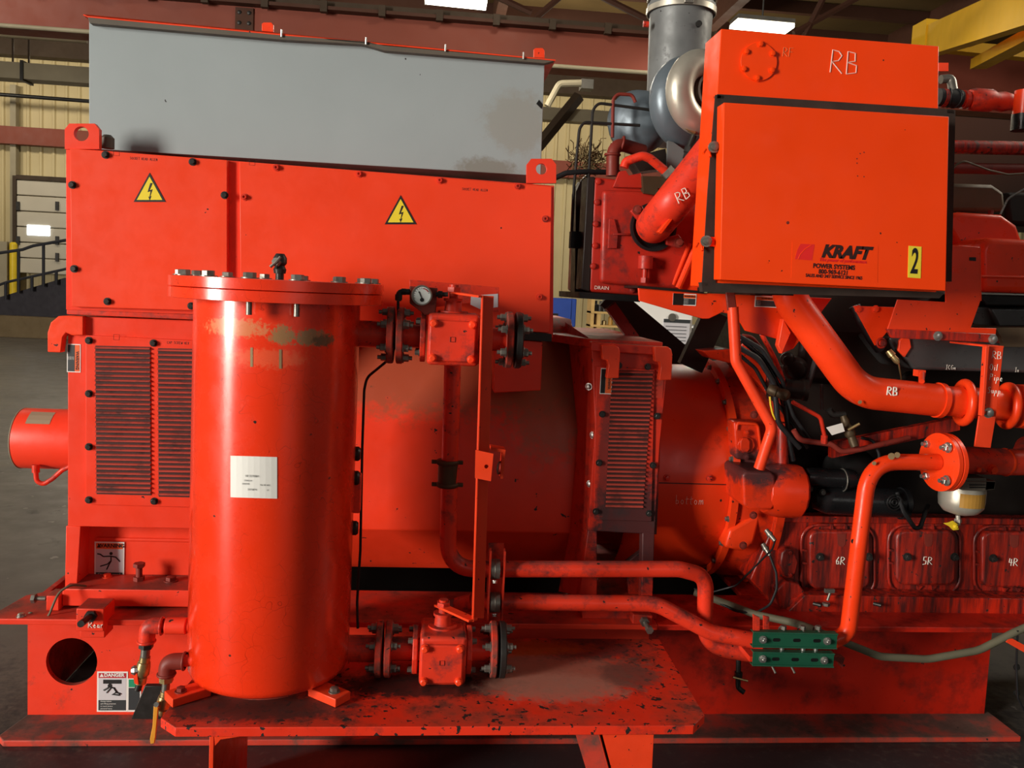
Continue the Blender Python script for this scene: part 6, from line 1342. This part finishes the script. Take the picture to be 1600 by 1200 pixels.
b = MB(); b.pp([(985, 246), (1040, 232), (1044, 262), (1000, 268)], 3.06, .1); tag(b.build('oil_manifold', 'engine_dark'), 'dark manifold under the turbocharger', 'manifold')
for i, (P, r_, mt, lab) in enumerate((
    ([(1018, 172), (935, 161), (926, 172), (919, 290), (910, 365)], .0055, 'dark_steel', 'thin dark tube arching tallest left of the exhaust stack'),
    ([(1000, 196), (912, 191), (905, 202), (897, 290), (893, 370)], .0055, 'dark_steel', 'thin dark tube in front of the pale beam, lowest arch of the three'),
    ([(993, 160), (988, 148), (965, 147), (958, 155), (957, 215)], .0065, 'rust_red', 'rusty red tube arch just left of the exhaust stack'),
    ([(868, 278), (885, 270), (920, 268), (968, 270)], .010, 'rubber', 'black hose leading from the terminal box lug to the cooler box'))):
    b = MB(); b.tube([at(x, y, 3.1) for x, y in P], r_, fillet=.05, seg=10); tag(b.build('thin_tube', mt), lab, 'tube', 'tubes left of the exhaust stack')
b = MB(); b.box(at(891, 364, 3.1).x, at(912, 364, 3.1).x, 3.08, 3.12, at(900, 388, 3.1).z, at(900, 362, 3.1).z); tag(b.build('tube_clamp', 'black'), 'black clamp block at the foot of the thin dark tubes', 'clamp')
# frayed insulation
b = MB(); random.seed(3); c = at(912, 254, 3.15)
for i in range(160):
    a_ = random.uniform(0, 6.28); r1 = random.uniform(.0, .05); d = V((math.cos(a_)*1.0+.5, random.uniform(-.5, .5), math.sin(a_)+.6))
    p = c+V((random.gauss(0, .028), random.gauss(0, .02), random.gauss(0, .028))); b.tube([p, p+d*.02, p+d*.03+V((random.gauss(0, .012), 0, random.gauss(0, .012)))], .0018, seg=4)
tag(b.build('frayed_lagging', 'straw'), 'tuft of frayed straw-coloured pipe lagging left of the rusty elbow', 'insulation', kind='stuff')
# ---------------------------------------------------------------- beam under the cabinet, braces
t = thing('support_beam', 'orange-red support beam with warning stickers running under the control cabinet', 'beam', at(1100, 500, 2.78))
b = MB(); b.pp([(997, 448), (1100, 458), (1300, 466), (1240, 545), (1222, 552), (1216, 530), (1165, 517), (1158, 505), (1148, 492), (1128, 488), (1108, 498), (1098, 498), (1050, 485), (999, 470)], 2.80, .012); b.build('web', 'bright_red', t, bevel=.002)
b = MB(); b.pp([(997, 446), (1100, 455), (1100, 459), (997, 450)], 2.79, .25); b.build('top_flange', 'engine_dark', t)
b = MB(); b.pp([(1224, 498), (1236, 520), (1222, 553), (1216, 540)], 2.77, .03); b.build('end_flange', 'strap_red', t, bevel=.002)
for (x0, y0, x1, y1, cut) in ((1052, 458, 1087, 478, 1), (1180, 462, 1214, 481, 0)):
    a_, c_ = at(x0, y0, 2.80), at(x1, y1, 2.80); b = MB(); b.box(a_.x, c_.x, 2.7985, 2.80, c_.z, a_.z); wl = b.build('warning_label', 'white', t)
    h_ = a_.z-c_.z; xs_ = a_.x+(.036 if cut else .003)
    b = MB(); b.box(xs_, c_.x-.003, 2.798, 2.7986, a_.z-h_*.38, a_.z-.003); b.build('header', 'orange_lbl', wl)
    b = MB(); b.box(xs_, c_.x-.003, 2.798, 2.7986, c_.z+.003, a_.z-h_*.4); b.build('text_field', 'label_dark', wl)
    text('WARNING', wl, ((xs_+c_.x)/2, 2.7976, a_.z-h_*.22), .0085, 'ink', bold=.0002, name='header_text')
    for i in range(3): text('lllll lllll lll', wl, (xs_+.002, 2.7976, a_.z-h_*(.52+.14*i)), .0045, 'white', align='LEFT', name='small_print')
    if cut: b = MB(); b.box(a_.x, xs_, 2.7975, 2.7985, c_.z, a_.z); b.build('dirt_patch', 'engine_dark', wl)
for (P0, P1, wd_, mt, lab, Y) in (((950, 462), (1085, 575), .055, 'black', 'thick black diagonal brace under the cooler box', 3.75), ((955, 478), (992, 530), .022, 'cooler_red', 'thin dull red diagonal brace left of the thick black one', 3.3), ((1120, 488), (1080, 575), .05, 'engine_dark', 'dark brace behind the bent orange-red tube', 3.25)):
    a_, c_ = at(*P0, Y), at(*P1, Y); d_ = (c_-a_).normalized(); n_ = V((d_.z, 0, -d_.x))*wd_
    b = MB(); b.prism([a_-n_, c_-n_, c_+n_, a_+n_], (0, .04, 0)); tag(b.build('diagonal_brace', mt), lab, 'brace')
b = MB(); b.pp([(905, 456), (1000, 462), (1000, 472), (905, 466)], 3.0, .5); b.build('cooler_tray', 'black', None); 
o = bpy.data.objects['cooler_tray']; tag(o, 'black tray under the dull red cooler box', 'tray')

for (x, y, r_, o_) in ((1393, 713, .012, rs), (1402, 711, .010, rs), (1334, 846, .009, rs), (1331, 906, .006, rs), (1366, 724, .007, rs), (1330, 968, .008, rs)):
    q = at(x, y, 2.66-S(13.4, 2.65)); b = MB(); b.lathe(q, FR, [(-.004, r_*.9), (.0008, r_)], 9); b.build('paint_chip', 'bare' if y < 800 else 'dark_steel', o_)

# ================================================================ CONTROL CABINET
KY = 2.45
kc = thing('control_cabinet', 'bright orange-red control cabinet with a lettered door, mounted above the engine', 'cabinet', at(1290, 455, KY))
b = MB(); b.pp([(1127, 45), (1467, 72), (1463, 462), (1101, 447)], KY, .145); b.build('housing', 'cab_red', kc, bevel=.002)
# gasket sealant ring
def band(P, Y, d, name, mat, bev=0): b = MB(); b.pp(P, Y, d); return b.build(name, mat, kc, bevel=bev)
b = MB()
b.pp([(1121, 147), (1490, 171), (1492, 184), (1120, 160)], KY-.004, .006)
b.pp([(1118, 148), (1134, 150), (1124, 300), (1118, 448), (1097, 447), (1106, 300)], KY-.004, .006)
b.pp([(1096, 441), (1476, 457), (1468, 466), (1098, 456)], KY-.004, .03)
b.pp([(1480, 171), (1493, 172), (1487, 440), (1476, 440)], KY-.004, .03)
b.build('sealant_band', 'gasket', kc)
D = [(1131, 160), (1483, 182), (1478, 455), (1125, 437)]; DYf = 2.385
b = MB(); b.pp(D, DYf, .058); dr = b.build('door', 'cab_red', kc, bevel=.0025)
xdir = (at(1478, 455, DYf)-at(1125, 437, DYf)).normalized(); zdir = (at(1131, 160, DYf)-at(1128, 300, DYf)).normalized()
fd = lambda px, py, off=.001: at(px, py, DYf-off)
b = MB(); b.pp([(1180, 452), (1240, 455), (1240, 462), (1180, 460)], KY+.1, .26); b.pp([(1130, 449), (1160, 451), (1160, 457), (1130, 455)], KY+.1, .26); b.build('mounting_arm', 'engine_dark', kc)
# round blanking plate
q = at(1185, 97, KY); b = MB(); b.lathe(q, FR, [(0, S(29.5, KY)), (.005, S(29.5, KY))], 44); rp_ = b.build('blanking_plate', 'cab_red', kc, bevel=.001)
for (x, y) in ((1188, 69), (1166, 81), (1207, 84), (1162, 108), (1206, 110), (1183, 122)): bolt(rp_, at(x, y, KY-.005), FR, .0075, .007, 'cab_red')
scrawl('RB', kc, flatfn(at(1297, 113, KY-.001), xd=(1, 0, -.03)), .066, 'chalk', .0016)
scrawl('RF', kc, flatfn(at(1223, 88, KY-.001)), .026, 'chalk_dim', .0008)
# latches
for (x, y) in ((1115, 230), (1103, 377)):
    q = at(x, y, KY-.02); b = MB(); b.cyl(q+V((0, .02, 0)), q, .010); b.lathe(q, FR, [(0, .017), (.006, .017), (.006, .011), (.014, .011), (.016, .004)], 20); l_ = b.build('latch', 'grey_steel', kc)
    b = MB(); b.obox(q+V((.012, .006, 0)), V((.018, 0, 0)), V((0, .004, 0)), V((0, 0, .014))); b.tube([q+V((-.02, .01, -.006)), q+V((-.03, .0, -.02))], .004, seg=6); b.tube([q+V((-.01, .01, -.012)), q+V((-.008, .0, -.028))], .004, seg=6); b.build('wing_clip', 'cab_red', l_)
# sticker
A_, B_, C_, D_ = at(1238, 377, DYf), at(1372, 384, DYf), at(1371, 441, DYf), at(1236, 434, DYf)
b = MB(); b.prism([p+V((0, -.0006, 0)) for p in (A_, B_, C_, D_)], (0, .0005, 0)); sk = b.build('maker_sticker', 'cab_red', dr)
b = MB(); b.prism([fd(1251, 381), fd(1273, 382), fd(1269, 407), fd(1242, 405), fd(1246, 390)], (0, .0003, 0)); b.build('logo_block', 'logo_red', sk)
b = MB(); b.tube([fd(1268, 383, .0012), fd(1258, 389, .0012), fd(1250, 398, .0012), fd(1247, 405, .0012)], .0009, seg=4); b.build('logo_swoosh', 'cab_red', sk)
def dt(s, px, py, size, mat, shear=0, bold=.0004, sx=1, name='lettering'): return text(s, sk, fd(px, py, .0012), size, mat, name=name, xd=xdir, ud=(0, 0, 1), shear=shear, bold=bold, sx=sx)
dt('KRAFT', 1321, 395, .050, 'logo_black', shear=.28, bold=.0028, sx=.98)
dt('The power of performance.', 1317, 407.5, .0135, 'logo_red', shear=.3, bold=.0005, sx=.98)
dt('POWER SYSTEMS', 1303, 417, .0185, 'logo_black', bold=.0007, sx=.92)
dt('800-969-6121', 1302, 425.5, .0185, 'logo_black', bold=.0006, sx=.88)
dt('SALES AND 24/7 SERVICE SINCE 1965', 1303, 432.5, .0135, 'logo_black', bold=.0004, sx=.80)
b = MB(); b.prism([fd(1420, 384, .0015), fd(1440, 385.5, .0015), fd(1438.5, 435, .0015), fd(1418.5, 433.5, .0015)], (0, .0012, 0)); nt_ = b.build('number_tag', 'sign_yellow', dr)
text('2', nt_, fd(1429, 410, .002), .105, 'ink', xd=xdir, bold=.002, sx=.46, name='numeral')
for (x, y) in ((1344, 240), (1350, 238), (1339, 248), (1339, 255), (1350, 276), (1340, 275), (1231, 348)): 
    b = MB(); b.lathe(fd(x, y, .0), FR, [(0, .0022 if x > 1300 else .005), (.0004, .002)], 8); b.build('paint_chip', 'rust_red', dr)
